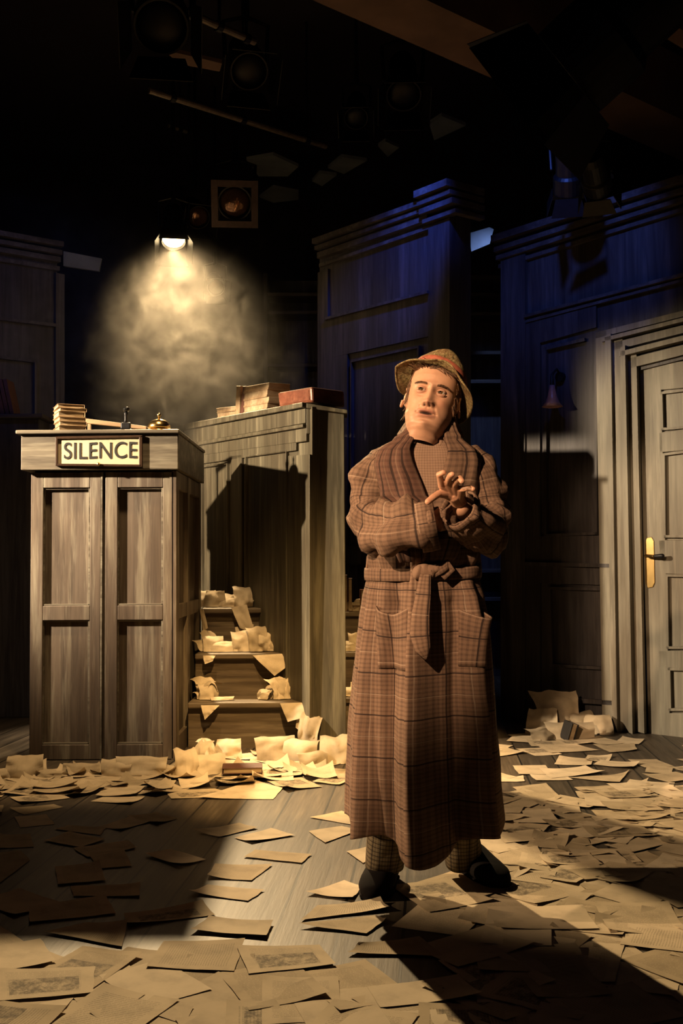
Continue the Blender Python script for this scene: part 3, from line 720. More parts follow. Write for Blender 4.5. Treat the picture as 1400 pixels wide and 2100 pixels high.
# beam glow shaped through density: thickest below the lamp, thinned close to it
tc = N(nt, 'TexCoord'); dv = N(nt, 'VectorMath', operation='DISTANCE'); nt.links.new(tc.outputs['Object'], dv.inputs[0]); dv.inputs[1].default_value = LAMP1 + Vector((0, -0.5, -1.1))
fo = N(nt, 'MapRange', interpolation_type='SMOOTHSTEP'); fo.inputs['From Min'].default_value = 2.3; fo.inputs['From Max'].default_value = 0.2; nt.links.new(dv.outputs['Value'], fo.inputs['Value'])
d2 = N(nt, 'VectorMath', operation='DISTANCE'); nt.links.new(tc.outputs['Object'], d2.inputs[0]); d2.inputs[1].default_value = LAMP1
f2 = N(nt, 'MapRange', interpolation_type='SMOOTHSTEP'); f2.inputs['From Min'].default_value = 0.1; f2.inputs['From Max'].default_value = 1.0; f2.inputs['To Min'].default_value = 0.18; nt.links.new(d2.outputs['Value'], f2.inputs['Value'])
nt.links.new(math_(nt, 'MULTIPLY', math_(nt, 'MULTIPLY', math_(nt, 'MULTIPLY', dn, f2.outputs[0]), fo.outputs[0]), HAZE), vs_.inputs['Density'])
nt.links.new(vs_.outputs[0], nt.nodes['Material Output'].inputs['Volume'])
bm = NB(); c = LAMP1; box(bm, c.x - 1.5, c.x + 1.15, 7.75, 9.75, 1.3, c.z + 0.15)
o = obj('haze', bm, m, kind='stuff'); tag(o, 'thin smoke drifting in the warm beam under the lit spotlight', 'haze')
# ---------------------------------------------------------------- the man
DM = 3.70
def G(x, y, d=0.0): return atD(x, y, DM + d)           # a point of the figure, d metres behind its mid-plane
man = empty('person', (G(880, 1800).x, DM, 0), 'man in long brown plaid dressing gown and floppy hat, one hand raised, fingers spread', 'person')
def plaid(name, base, dark, light, ux, vx, scale=1.0, rough=0.85, big=True):
    m, nt, b = nodes(name, rough, 0.2)
    uvn = N(nt, 'UVMap'); sp = N(nt, 'SeparateXYZ'); nt.links.new(uvn.outputs[0], sp.inputs[0])
    wob = tex(nt, (9, 9, 9), 2)
    def line(co, per, wd, off=0.0):
        c_ = math_(nt, 'ADD', co, math_(nt, 'MULTIPLY', wob.outputs[0], 0.006))
        f = math_(nt, 'FRACT', math_(nt, 'DIVIDE', math_(nt, 'ADD', c_, 10 + off), per))
        return math_(nt, 'LESS_THAN', f, wd / per)
    U, V = sp.outputs[0], sp.outputs[1]
    n = tex(nt, (60, 60, 60), 4, rough=0.8); n2 = tex(nt, (4, 4, 4), 3)
    c = mixc(nt, n.outputs[0], base, tuple(k * 1.35 for k in base))
    fine = math_(nt, 'MULTIPLY', math_(nt, 'ADD', line(U, 0.014 * scale, 0.006 * scale), line(V, 0.014 * scale, 0.006 * scale)), 0.24)
    c = mixc(nt, fine, c, dark)
    if big:
        for co, per in ((U, ux), (V, vx)):
            c = mixc(nt, math_(nt, 'MULTIPLY', line(co, per, 0.0045), 0.9), c, dark)
            c = mixc(nt, math_(nt, 'MULTIPLY', line(co, per, 0.0024, per * 0.5), 0.34), c, light)
            c = mixc(nt, math_(nt, 'MULTIPLY', line(co, per, 0.022, per * 0.27), 0.10), c, dark)
    c = mixc(nt, 1.0, c, ramp(nt, n2.outputs[0], [(0.3, (0.8, 0.78, 0.78)), (0.7, (1.1, 1.1, 1.1))]), 'MULTIPLY')
    nt.links.new(c, b.inputs['Base Color']); bump(nt, b, n.outputs[0], 0.0015, 0.6)
    return m
ROBE = plaid('brown_plaid_wool', (0.165, 0.103, 0.071), (0.026, 0.016, 0.014), (0.44, 0.34, 0.26), 0.150, 0.138)
LAPEL = plaid('dark_striped_wool', (0.10, 0.052, 0.038), (0.022, 0.012, 0.010), (0.2, 0.14, 0.1), 0.03, 0.5)
KNIT = plaid('knitted_wool', (0.27, 0.18, 0.13), (0.10, 0.06, 0.045), (0.4, 0.3, 0.2), 0.1, 0.1, 0.45, big=False)
TROU = plaid('checked_trouser_cloth', (0.16, 0.125, 0.075), (0.02, 0.014, 0.01), (0.3, 0.25, 0.18), 0.03, 0.03, 1.0)
SHOE = plain('black_felt', (0.007, 0.0055, 0.0055), 0.9, spec=0.08, bmp=0.001)
STRAW = None
# ---- robe surface: rows given by the silhouette in the picture, depth set by body shape
TAB = []
for y, l, r, b_ in ((868, 846, 925, .052), (880, 840, 929, .060), (893, 828, 934, .070), (905, 806, 945, .078), (918, 782, 966, .088), (932, 764, 984, .098), (955, 757, 990, .110),
                    (1000, 765, 984, .122), (1060, 768, 978, .130), (1110, 762, 976, .138), (1145, 756, 980, .138), (1166, 758, 976, .118), (1180, 758, 976, .115), (1195, 752, 982, .128),
                    (1225, 745, 992, .145), (1270, 738, 1000, .155), (1330, 731, 1004, .165), (1400, 726, 1009, .175), (1500, 721, 1015, .185), (1600, 718, 1021, .195), (1698, 718, 1029, .205)):
    A_, B_ = G(l, y), G(r, y); TAB.append((-(A_.z + B_.z) / 2, (A_.x + B_.x) / 2, (B_.x - A_.x) / 2, b_))
ZTOP, ZHEM = -TAB[0][0], -TAB[-1][0]
ZW = G(870, 1174).z
def fold(th, z):
    t = (ZW - z)
    if t > 0:                                           # skirt: soft pleats opening towards the hem
        g_ = min(1, t / 0.10); k = 0.015 + 0.038 * min(1, t / 0.9)
        f = math.cos(7 * th + 0.7 + 0.35 * math.sin(3 * z)) + 0.55 * math.cos(13 * th + 2.0 + 0.8 * math.sin(2 * z + th)) * (1 - 0.45 * min(1, t)) + 0.35 * math.cos(4 * th + 1.1)
        return g_ * k * f - 0.010 * g_
    g_ = min(1, -t / 0.06); k = 0.008 if z < 1.35 else 0.004
    return g_ * k * (math.cos(11 * th + 1.3 + 6 * z) + 0.6 * math.cos(17 * th - 9 * z)) + 0.012 * g_ * math.exp(-((z - ZW - 0.09) / 0.06) ** 2)
def surf(th, z, off=0.0):
    cx_, a, b_ = lerp(-z, TAB)
    f = fold(th, z) + off
    s, c = math.sin(th), math.cos(th)
    e = 0.88
    xs = math.copysign(abs(s) ** e, s); yc = math.copysign(abs(c) ** e, c)
    ff = f * (1 - 0.75 * abs(s) ** 6) if off == 0 else f
    nz = noise.noise(Vector((th * 2.2, z * 5, 3.1))) * 0.006
    return Vector((cx_ + (a + ff + nz) * xs, DM - (b_ + ff + nz) * yc, z))
def gap(z):                                             # the V of the neck opening
    zo = G(880, 1030).z
    return 0.0 if z < zo else min(0.6, 0.06 + 0.40 * (z - zo) / (ZTOP - zo))
def thc(x, z):                                          # angle of the robe surface under picture column x
    cx_, a, b_ = lerp(-z, TAB); X = (x - 700) / F * (DM - b_ * 0.8)
    return math.asin(max(-1, min(1, (X - cx_) / a)))
NR, NT = 150, 168
bm = NB(); ul = bm.loops.layers.uv.verify(); rows = []
for i in range(NR + 1):
    z = ZTOP + (ZHEM - ZTOP) * i / NR; g_ = gap(z); row = []
    c0_ = 0.02 if z < ZW + 0.3 else 0.0                 # left front laps over the right one, edge right of the middle
    ov = 0.22 if z < G(880, 1030).z else 0
    for j in range(NT + 1):
        th = (g_ - ov) + (2 * PI - 2 * g_ + 2 * ov * 0.6) * j / NT
        lap = 0.016 * max(0, 1 - j / (NT * 0.10)) if ov else 0
        lap2 = -0.004 if j > NT * 0.95 and ov else 0
        zz = z - (0.020 * math.cos(5 * th) + 0.012 * math.cos(th * 2) + (0.035 * max(0, math.cos(th)) ** 6)) * max(0, min(1, (ZHEM + 0.4 - z) / 0.4)) ** 2
        p = surf(th, z, 0); p.z = zz
        d_ = Vector((math.sin(th), -math.cos(th), 0)); p += d_ * (lap + lap2); row.append((bm.verts.new(p), th))
    rows.append(row)
for i in range(NR):
    for j in range(NT):
        q = (rows[i][j], rows[i][j + 1], rows[i + 1][j + 1], rows[i + 1][j])
        f = bm.faces.new([k[0] for k in q])
        for lp_, k in zip(f.loops, q): lp_[ul].uv = (k[1] * 0.19, k[0].co.z + 0.05 * math.cos(k[1]) * 0.2)
robe = obj('dressing_gown', bm, ROBE, man, smooth='keep')
for p in robe.data.polygons: p.use_smooth = True
so = robe.modifiers.new('thickness', 'SOLIDIFY'); so.thickness = 0.004; so.offset = -1
# ---- sleeves
def sleeve(name, pts, rad, wr, seed, uvs=0.22, hem=True):
    P_ = [Vector(p) for p in pts]; out = []; rr = []
    n = 44
    for i in range(n + 1):                              # resample with a smooth spline
        t = i / n * (len(P_) - 1); k = min(int(t), len(P_) - 2); u_ = t - k
        p0_, p1_, p2_, p3_ = P_[max(k - 1, 0)], P_[k], P_[k + 1], P_[min(k + 2, len(P_) - 1)]
        out.append(0.5 * ((2 * p1_) + (p2_ - p0_) * u_ + (2 * p0_ - 5 * p1_ + 4 * p2_ - p3_) * u_ * u_ + (3 * p1_ - p0_ - 3 * p2_ + p3_) * u_ ** 3))
        rr.append(rad[k] + (rad[k + 1] - rad[k]) * (u_ * u_ * (3 - 2 * u_)))
    def disp(t, a, r):
        v = 0
        v += wr * (0.5 * math.sin(t * 46 + 2.2 * math.sin(a * 1 + seed) + seed) * (0.35 + 0.65 * math.sin(a + seed) ** 2))
        v += wr * 1.3 * noise.noise(Vector((t * 11 + seed, math.cos(a) * 1.3, math.sin(a) * 1.3)))
        v += wr * 0.6 * math.cos(3 * a + t * 9 + seed) + wr * .35 * (abs(noise.noise(Vector((t * 26, math.cos(a) * 2.6 + seed, math.sin(a) * 2.6)))) - .2) * 2
        return v * (0.35 + 0.65 * min(1, t * 4))
    bm = NB()
    L = sum((b2 - a2).length for a2, b2 in zip(out, out[1:]))
    tube(bm, out, rr, 40, False, disp, lambda a_, b2: (b2 / 40 * 2 * PI * 0.085, a_ / n * L))
    # open the cuff: drop the last cap, keep an inner lining
    bm.faces.ensure_lookup_table()
    caps = [f for f in bm.faces if len(f.verts) > 8]
    bmesh.ops.delete(bm, geom=caps, context='FACES_ONLY')
    o = obj(name, bm, ROBE, man, smooth='keep')
    for p in o.data.polygons: p.use_smooth = True
    s_ = o.modifiers.new('thickness', 'SOLIDIFY'); s_.thickness = 0.005; s_.offset = -1
    return o, out, rr
sl1, o1, r1 = sleeve('sleeve', [G(808, 942, .02), G(776, 972, .0), G(767, 1035, -.01), G(774, 1080, -.07), G(822, 1084, -.19), G(892, 1073, -.215)],
                     [0.058, 0.074, 0.082, 0.086, 0.080, 0.070], 0.019, 1.7)
sl2, o2, r2 = sleeve('sleeve', [G(946, 942, .02), G(976, 972, .0), G(992, 1035, -.01), G(998, 1080, -.06), G(972, 1074, -.18), G(939, 1043, -.265)],
                     [0.058, 0.072, 0.078, 0.082, 0.070, 0.056], 0.017, 4.1)
def cuff(parent, pts, rr, w_=0.07, mat=ROBE):
    a, b_ = pts[-3], pts[-1]; d = (b_ - a).normalized()
    bm = NB(); tube(bm, [b_ - d * w_, b_ - d * w_ * .5, b_ + d * 0.004], [rr * 1.17, rr * 1.19, rr * 1.15], 36, False, lambda t, a_, r: 0.004 * math.cos(3 * a_ + 1) + .003 * math.sin(5 * a_), lambda a_, b2: (b2 / 36 * .5, a_ * .03))
    bm.faces.ensure_lookup_table(); bmesh.ops.delete(bm, geom=[f for f in bm.faces if len(f.verts) > 8], context='FACES_ONLY')
    o = obj('turned_cuff', bm, mat, parent, smooth='keep')
    for p in o.data.polygons: p.use_smooth = True
    s_ = o.modifiers.new('thickness', 'SOLIDIFY'); s_.thickness = 0.006; s_.offset = -1
cuff(sl1, o1, r1[-1] * 1.0, 0.055); cuff(sl2, o2, r2[-1], 0.03)
for k, (o_, pts, rr) in enumerate(((sl1, o1, r1), (sl2, o2, r2))):
    pass
# ---- belt
def ribbon(bm, pts, nrm, wd, th=0.006, uvx=0.0):
    ul_ = bm.loops.layers.uv.verify(); pts = [Vector(p) for p in pts]; rs = []
    for i, p in enumerate(pts):
        d = (pts[min(i + 1, len(pts) - 1)] - pts[max(i - 1, 0)]).normalized(); n_ = (nrm[i] if isinstance(nrm, list) else Vector(nrm)).normalized()
        s = d.cross(n_).normalized() * (wd[i] if hasattr(wd, '__len__') else wd) / 2; n_ = n_ * th / 2
        rs.append([p - s + n_, p - s * .5 + n_ * 1.5, p + s * .5 + n_ * 1.5, p + s + n_, p + s - n_, p - s - n_])
    L = [0]
    for a, b_ in zip(pts, pts[1:]): L.append(L[-1] + (b_ - a).length)
    us = (0, .012, .036, .048, .048, 0, 0)
    rings(bm, rs, True, (True, True), lambda i, j: (us[j] + uvx, L[i]))
bm = NB(); q = []; nn = []
for j in range(97):
    th = 2 * PI * j / 96; z = ZW - 0.006 * math.cos(th) + 0.004 * math.sin(th)
    q.append(surf(th, ZW, 0.013) + Vector((0, 0, z - ZW))); nn.append(Vector((math.sin(th), -math.cos(th), 0)))
ribbon(bm, q, nn, 0.042, 0.007)
belt = obj('belt', bm, ROBE, robe, smooth='keep')
kz = G(872, 1172, -.15)
bm = NB()
for (dx, dz, sx, sy, sz, rot) in ((0, 0, .036, .022, .026, .3), (.022, .006, .030, .02, .020, -.5), (-.020, -.004, .024, .02, .026, .4), (.04, .010, .026, .016, .014, -.3)):
    b2 = NB(); ball(b2, (0, 0, 0), 1, sx, sy, sz, 9)
    mt = Matrix.Translation(kz + Vector((dx, 0, dz))) @ Matrix.Rotation(rot, 4, 'Y')
    vm = {v: bm.verts.new(mt @ v.co + Vector((0, 0.004 * math.sin(v.co.x * 200), 0))) for v in b2.verts}
    for f in b2.faces: face(bm, [vm[v] for v in f.verts])
    b2.free()
obj('belt_knot', bm, ROBE, robe, smooth=True)
bm = NB(); ribbon(bm, [G(872, 1178, -.165), G(868, 1215, -.195), G(862, 1260, -.215), G(860, 1300, -.225), G(866, 1330, -.228), G(873, 1352, -.228)], (-0.2, -1, 0.1), [.036, .048, .058, .064, .052, .008], .007, .045)
obj('belt_tail', bm, ROBE, robe, smooth='keep')
bm = NB(); ribbon(bm, [G(880, 1180, -.145), G(900, 1168, -.160), G(918, 1158, -.155), G(925, 1166, -.150), G(906, 1184, -.15)], (0.0, -1, 0.1), [.03, .034, .036, .030, .026], .007)
obj('belt_loop_end', bm, ROBE, robe, smooth='keep')
for xx, dd in ((758, 0), (979, 0)):
    s_ = -1 if xx < 850 else 1
    bm = NB(); tube(bm, [G(xx - 2 * s_, 1132), G(xx + 4 * s_, 1142), G(xx + 6 * s_, 1165), G(xx + 5 * s_, 1185), G(xx - 1 * s_, 1194)], 0.0042, 8)
    obj('belt_carrier', bm, ROBE, robe, smooth=True)
# ---- pockets
def pocket(x0, x1, y0, y1, sag):
    bm = NB(); ul_ = bm.loops.layers.uv.verify(); vv = []
    for i in range(15):
        t = i / 14; row = []
        for j in range(17):
            s = j / 16; x = x0 + (x1 - x0) * s; y = y0 + (y1 - y0) * t + 16 * sag * math.sin(PI * s) * (1 - t) ** 2
            z = G(x, y, -.16).z; th = thc(x, z)
            row.append(bm.verts.new(surf(th, z, 0) + Vector((math.sin(th), -math.cos(th), 0)) * (0.006 + 0.034 * sag * math.sin(PI * s) * (1 - t) ** 1.5)))
        vv.append(row)
    for i in range(14):
        for j in range(16):
            f = bm.faces.new([vv[i][j], vv[i][j + 1], vv[i + 1][j + 1], vv[i + 1][j]])
            for lp_, (a, b_) in zip(f.loops, ((i, j), (i, j + 1), (i + 1, j + 1), (i + 1, j))): lp_[ul_].uv = (b_ * .008, a * .011)
    o = obj('patch_pocket', bm, ROBE, robe, smooth='keep'); s_ = o.modifiers.new('t', 'SOLIDIFY'); s_.thickness = 0.005
    for p in o.data.polygons: p.use_smooth = True
pocket(774, 846, 1244, 1372, 1.0); pocket(942, 992, 1250, 1368, 1.1)
# ---- collar and lapels: broad strips turned outwards along the opening
def lapel(side):
    bm = NB(); ul_ = bm.loops.layers.uv.verify(); vv = []
    n = 30
    for i in range(n + 1):
        t = i / n; z = ZTOP - 0.008 + (G(880, 1150).z - ZTOP) * t; g_ = gap(z) + 0.02
        if z < G(880, 1035).z: g_ = (0.02 if side > 0 else 0.02) 
        wd = 0.42 + 0.45 * math.sin(min(1, t * 1.8) * PI / 2) - 0.42 * max(0, t - .55) / .45
        if t < .12: wd *= 1.3
        row = []
        for j in range(9):
            s = j / 8; th = side * (g_ - 0.05 + wd * s); 
            off = 0.016 + 0.010 * math.sin(PI * s) + 0.004 * math.sin(s * 20 + t * 3)
            p = surf(th, z, 0) + Vector((math.sin(th), -math.cos(th), 0.15)) * off
            row.append(bm.verts.new(p))
        vv.append(row)
    for i in range(n):
        for j in range(8):
            q_ = [vv[i][j], vv[i][j + 1], vv[i + 1][j + 1], vv[i + 1][j]]
            f = bm.faces.new(q_ if side < 0 else q_[::-1])
            ab = ((i, j), (i, j + 1), (i + 1, j + 1), (i + 1, j)); ab = ab if side < 0 else ab[::-1]
            for lp_, (a, b_) in zip(f.loops, ab): lp_[ul_].uv = (b_ * .012, a * .011)
    o = obj('lapel', bm, LAPEL if side < 0 else ROBE, robe, smooth='keep'); s_ = o.modifiers.new('t', 'SOLIDIFY'); s_.thickness = 0.008
    for p in o.data.polygons: p.use_smooth = True
lapel(-1); lapel(1)
def neckring(name, y0, y1, grow, mat, fr=0.35, th0=0.3, lift=0.0, parent=robe):
    bm = NB(); ul_ = bm.loops.layers.uv.verify(); vv = []
    for i in range(9):
        t = i / 8; row = []
        for j in range(49):
            a = th0 + (2 * PI - 2 * th0) * j / 48
            y = y0 + (y1 - y0) * t; c_ = G(886 - 4 * t, y, .015)
            rx = 0.070 + grow * t + .004 * math.sin(9 * a); ry = 0.072 + grow * t + .004 * math.sin(9 * a)
            p = Vector((c_.x + rx * math.sin(a), c_.y - ry * math.cos(a), c_.z + lift * (0.5 - 0.5 * math.cos(a)) - fr * 0.1 * math.cos(a) * (1)))
            row.append(bm.verts.new(p))
        vv.append(row)
    for i in range(8):
        for j in range(48):
            f = bm.faces.new([vv[i][j], vv[i][j + 1], vv[i + 1][j + 1], vv[i + 1][j]])
            for lp_, (a, b_) in zip(f.loops, ((i, j), (i, j + 1), (i + 1, j + 1), (i + 1, j))): lp_[ul_].uv = (b_ * .01, a * .012)
    o = obj(name, bm, mat, parent, smooth='keep'); s_ = o.modifiers.new('t', 'SOLIDIFY'); s_.thickness = 0.006
    for p in o.data.polygons: p.use_smooth = True
    return o
neckring('collar', 862, 902, 0.040, ROBE, .30, .55, .02)
# ---- waistcoat / knitted top filling the V
bm = NB(); ul_ = bm.loops.layers.uv.verify(); vv = []
for i in range(40):
    t = i / 39; z = G(880, 884).z + (G(880, 1150).z - G(880, 884).z) * t; row = []
    for j in range(33):
        th = -1.25 + 2.5 * j / 32; cx_, a, b_ = lerp(-z, TAB)
        row.append(bm.verts.new((cx_ + (a - .012) * math.sin(th) * .93, DM - (b_ - .012) * math.cos(th) + 0.0015 * math.cos(th * 90), z)))
    vv.append(row)
for i in range(39):
    for j in range(32):
        f = bm.faces.new([vv[i][j], vv[i][j + 1], vv[i + 1][j + 1], vv[i + 1][j]])
        for lp_, (a, b_) in zip(f.loops, ((i, j), (i, j + 1), (i + 1, j + 1), (i + 1, j))): lp_[ul_].uv = (b_ * .009, a * .008)
kn = obj('knitted_top', bm, KNIT, man, smooth='keep'); kn.modifiers.new('t', 'SOLIDIFY').thickness = 0.004
for p in kn.data.polygons: p.use_smooth = True
neckring('shirt_collar', 868, 900, 0.018, KNIT, .35, .22, .01, parent=kn)

# ---- trousers and slippers
for nm, hip, knee, hem, r0, lab in (('trouser_leg', (800, 1500, .0), (795, 1640, -.02), (786, 1776, .06), .085, 0), ('trouser_leg', (930, 1500, .05), (940, 1640, .08), (948, 1766, .20), .085, 1)):
    bm = NB(); P_ = [G(*hip), G(*knee), G(*hip).lerp(G(*hem), .85) if False else G((knee[0] + hem[0]) / 2, (knee[1] + hem[1]) / 2, (knee[2] + hem[2]) / 2), G(*hem)]
    tube(bm, [P_[0], P_[1], P_[2], P_[2].lerp(P_[3], .5), P_[3]], [r0, .072, .064, .064, .062], 32, False, lambda t, a, r: .005 * math.sin(t * 30 + 2 * a) + .004 * math.cos(3 * a + t * 5), lambda a_, b2: (b2 / 32 * .4, a_ * .12))
    obj(nm, bm, TROU, man, smooth=True)
def slipper(heel, toe, h=0.105):
    heel = Vector((*heel, 0)); toe = Vector((*toe, 0)); d = (toe - heel); L = d.length; d = d / L; s = Vector((-d.y, d.x, 0))
    bm = NB(); rs = []
    for t, w_, hh in ((0.0, .016, .06), (.03, .034, .090), (.10, .045, .110), (.22, .049, h), (.38, .053, h * .95), (.52, .058, .092), (.66, .060, .078), (.80, .057, .066), (.91, .042, .048), (.97, .026, .038), (1.0, .008, .026)):
        ring = []
        for j in range(24):
            a = 2 * PI * j / 24; x = w_ * math.copysign(abs(math.cos(a)) ** .75, math.cos(a)); z = hh * .5 + hh * .5 * math.copysign(abs(math.sin(a)) ** .8, math.sin(a))
            if z > hh * .5: x *= 1 - .18 * ((z / hh - .5) * 2) ** 2
            ring.append(heel + d * (t * L) + s * x + Vector((0, 0, max(0.001, z) + 0.001)))
        rs.append(ring)
    rings(bm, rs); o = obj('slipper', bm, SHOE, man, smooth=True)
    bm = NB(); pr = []
    for t, w_ in ((0, .02), (.08, .042), (.3, .046), (.6, .058), (.8, .056), (.93, .042), (1, .012)): pr.append((t, w_))
    pts = [heel + d * (t * L) + s * w_ for t, w_ in pr] + [heel + d * (t * L) - s * w_ for t, w_ in pr[::-1]]
    prism(bm, [p + Vector((0, 0, .001)) for p in pts], Vector((0, 0, .012))); obj('sole', bm, SHOE, o, .003)
slipper((.165, 3.90), (.090, 3.615), .115); slipper((.425, 4.02), (.555, 3.735), .115)
# ---- body: head, neck, trunk, limbs and hand in one mesh
SK = bpy.data.materials.new('skin'); SK.use_nodes = True; nt = SK.node_tree; b = nt.nodes['Principled BSDF']
b.inputs['Roughness'].default_value = 0.48; b.inputs['Specular IOR Level'].default_value = 0.35
b.inputs['Subsurface Weight'].default_value = 0.12; b.inputs['Subsurface Radius'].default_value = (0.012, 0.004, 0.002); b.inputs['Subsurface Scale'].default_value = 0.5
va = N(nt, 'VertexColor', layer_name='tone'); n = tex(nt, (40, 40, 40), 4)
c = mixc(nt, 1.0, va.outputs[0], ramp(nt, n.outputs[0], [(0.3, (0.90, 0.88, 0.87)), (0.7, (1.06, 1.05, 1.04))]), 'MULTIPLY')
nt.links.new(c, b.inputs['Base Color']); n3 = tex(nt, (300, 300, 300), 3); bump(nt, b, n3.outputs[0], 0.0005, 0.3)
SKC = (0.50, 0.285, 0.185); LIP = (0.36, 0.155, 0.115); BEARD = (0.36, 0.205, 0.14); MOUTH = (0.02, 0.006, 0.005)
HW = [(-.150, .040, .044, .060), (-.136, .048, .057, .062), (-.126, .047, .066, .064), (-.116, .0535, .0765, .065), (-.104, .0595, .0835, .067), (-.088, .0660, .0865, .071), (-.07, .0715, .0875, .078), (-.045, .0725, .0875, .088),
      (-.02, .0745, .0875, .096), (0, .0755, .0875, .100), (.02, .0765, .0905, .102), (.045, .0765, .090, .102), (.07, .072, .083, .096), (.09, .062, .070, .083), (.105, .047, .053, .064), (.116, .026, .03, .036), (.120, .002, .002, .002)]
def gs(x, s): return math.exp(-(x / s) ** 2)
def sm(a, b_, x): t = max(0, min(1, (x - a) / (b_ - a))); return t * t * (3 - 2 * t)
def facept(th, z):
    w_, f_, bk = lerp(z, HW)
    s, c = math.sin(th), math.cos(th)
    x = w_ * math.copysign(abs(s) ** .93, s); y = (f_ if c > 0 else bk) * math.copysign(abs(c) ** .93, c)
    tone = Vector(SKC)
    if c > 0:
        d = 0; ax = abs(x)
        # nose
        if -.058 < z < .022:
            k = (0.014 - z) / .060; k = max(0, min(1, k)); h = .0035 + .0245 * k ** 1.3
            h *= sm(-.0575, -.047, z); sgm = .0072 + .0085 * k
            d += h * gs(x, sgm) * sm(.022, .008, z)
        d += .0045 * gs(x, .010) * gs(z + .044, .008)
        d += .0085 * gs(ax - .0150, .0068) * gs(z + .0455, .0075)
        d -= .0060 * gs(ax - .0075, .0042) * gs(z + .0525, .0030)
        # sockets, brows, cheeks
        d -= .0125 * gs(ax - .030, .017) * gs(z + .001, .0115)
        d -= .0050 * gs(ax - .015, .007) * gs(z - .001, .010)
        d += .0050 * gs(ax - .028, .020) * gs(z - .0195, .0075)
        d += .0022 * gs(x, .012) * gs(z - .018, .010)
        d += .0045 * gs(ax - .042, .016) * gs(z + .031, .016)
        d -= .0022 * gs(ax - .028, .013) * gs(z + .021, .0035)
        # muzzle, lips
        d += .0045 * gs(x, .030) * gs(z + .074, .024)
        d -= .0022 * gs(x, .0038) * gs(z + .060, .006)
        ml = .0305; lw = max(0, 1 - (ax / ml) ** 2.4)
        zc = -.0755 + .0012 * (ax / ml) ** 2
        d += .0034 * lw * gs(z - zc - .0062, .0044) + .0046 * lw * gs(z - zc + .0085, .0052)
        op = .0028 * max(0, 1 - (ax / .020) ** 2)
        d -= .011 * gs(z - zc, .0030 + op * .7) * max(0, 1 - (ax / ml) ** 2) + .002 * gs(z - zc, .003) * gs(ax - ml, .004)
        d -= .0055 * gs(z + .0925, .0060) * gs(x, .020)
        d += .0095 * gs(z + .109, .0105) * gs(x, .0175)
        fl = ax - (.0185 + (-.046 - z) * .42)
        if -.085 < z < -.040: d -= .0022 * gs(fl, .0050) * sm(-.085, -.072, z) * sm(-.038, -.050, z); d += .0008 * gs(fl - .008, .006) * sm(-.085, -.072, z) * sm(-.038, -.050, z)
        for zz in (.045, .056): d -= .0008 * gs(z - zz - .002 * math.sin(x * 60), .0016) * sm(.05, .03, ax)
        d += .0045 * gs(ax - .048, .017) * gs(z + .092, .022)
        y += d * (1 if ax < .06 else max(0, 1 - (ax - .06) / .02))
        if lw > 0 and d:
            k = max(lw ** .5 * gs(z - zc - .0058, .0046), lw ** .5 * gs(z - zc + .0080, .0052)); tone = tone.lerp(Vector(LIP), min(1, k * 1.1))
            k = gs(z - zc, .0022 + op * .8) * max(0, 1 - (ax / .0225) ** 4); tone = tone.lerp(Vector(MOUTH), min(1, k * 1.4))
        tone = tone.lerp(Vector((.55, .24, .17)), .35 * gs(ax - .042, .018) * gs(z + .035, .018) + .4 * gs(x, .012) * gs(z + .045, .010))
        tone = tone.lerp(Vector((.012, .006, .005)), min(1, 1.0 * gs(ax - .0078, .0036) * gs(z + .0530, .0022)))
        tone = tone.lerp(Vector(BEARD), .42 * sm(-.050, -.080, z) * (1 - max(0, 1 - (ax / .030) ** 2) * gs(z + .075, .012)))  # beard tone over the lower face, lips left clear
        tone = tone.lerp(Vector((.30, .16, .12)), .5 * gs(ax - .030, .018) * gs(z + .004, .012))  # socket shade around the eyes put into the skin tone
    return Vector((x, -y, z)), tone
HC = G(886, 818, -.035)
Rh = Matrix.Rotation(math.radians(14), 4, 'Y') @ Matrix.Rotation(math.radians(-8), 4, 'X') @ Matrix.Rotation(math.radians(-9), 4, 'Z')
HM = Matrix.Translation(HC) @ Rh @ Matrix.Scale(1.10, 4)
verts, faces_, tones = [], [], []
NTh = 220
ths = []
for j in range(NTh):
    u_ = -1 + 2 * j / NTh; ths.append(PI * (0.42 * u_ + 0.58 * u_ ** 3))
zsx = []
z = -.150
while z < .1195: zsx.append(z); z += .0011 if -.115 < z < .03 else .0035
zsx.append(.1198)
for z in zsx:
    for th in ths:
        p, t = facept(th, z); verts.append(HM @ p); tones.append(t)
for i in range(len(zsx) - 1):
    for j in range(NTh):
        k = (j + 1) % NTh; faces_.append((i * NTh + j, i * NTh + k, (i + 1) * NTh + k, (i + 1) * NTh + j))
def addmesh(me, tone):
    o_ = len(verts); verts.extend(v.co.copy() for v in me.vertices); tones.extend([Vector(tone)] * len(me.vertices))
    faces_.extend(tuple(o_ + i for i in p.vertices) for p in me.polygons)
# ears
for s in (-1, 1):
    bm = NB()
    E = lambda x, y, z: HM @ Vector((s * x, -y, z))
    q = []
    for k in range(15):
        a = -0.35 * PI + 1.55 * PI * k / 14; rr_ = .021 if a > 0 else .018
        q.append(E(.0785 + .010 * max(0, math.cos(a * .7)) + .004, -.012 - .015 * math.sin(a * .93 + .3), -.012 + .031 * -math.cos(a) * (1 if math.cos(a) < 0 else .85)))
    tube(bm, q, [.0045] * 10 + [.0050, .0058, .0065, .0065, .005], 10)
    tube(bm, [E(.074, -.006, -.034), E(.080, -.012, -.01), E(.079, -.012, .010)], [.009, .011, .008], 10)
    tube(bm, [E(.082, -.012, .008), E(.084, -.020, -.006), E(.082, -.016, -.024)], [.0035, .0045, .004], 8)
    addmesh(remeshed(bm, .0014, 3), SKC)
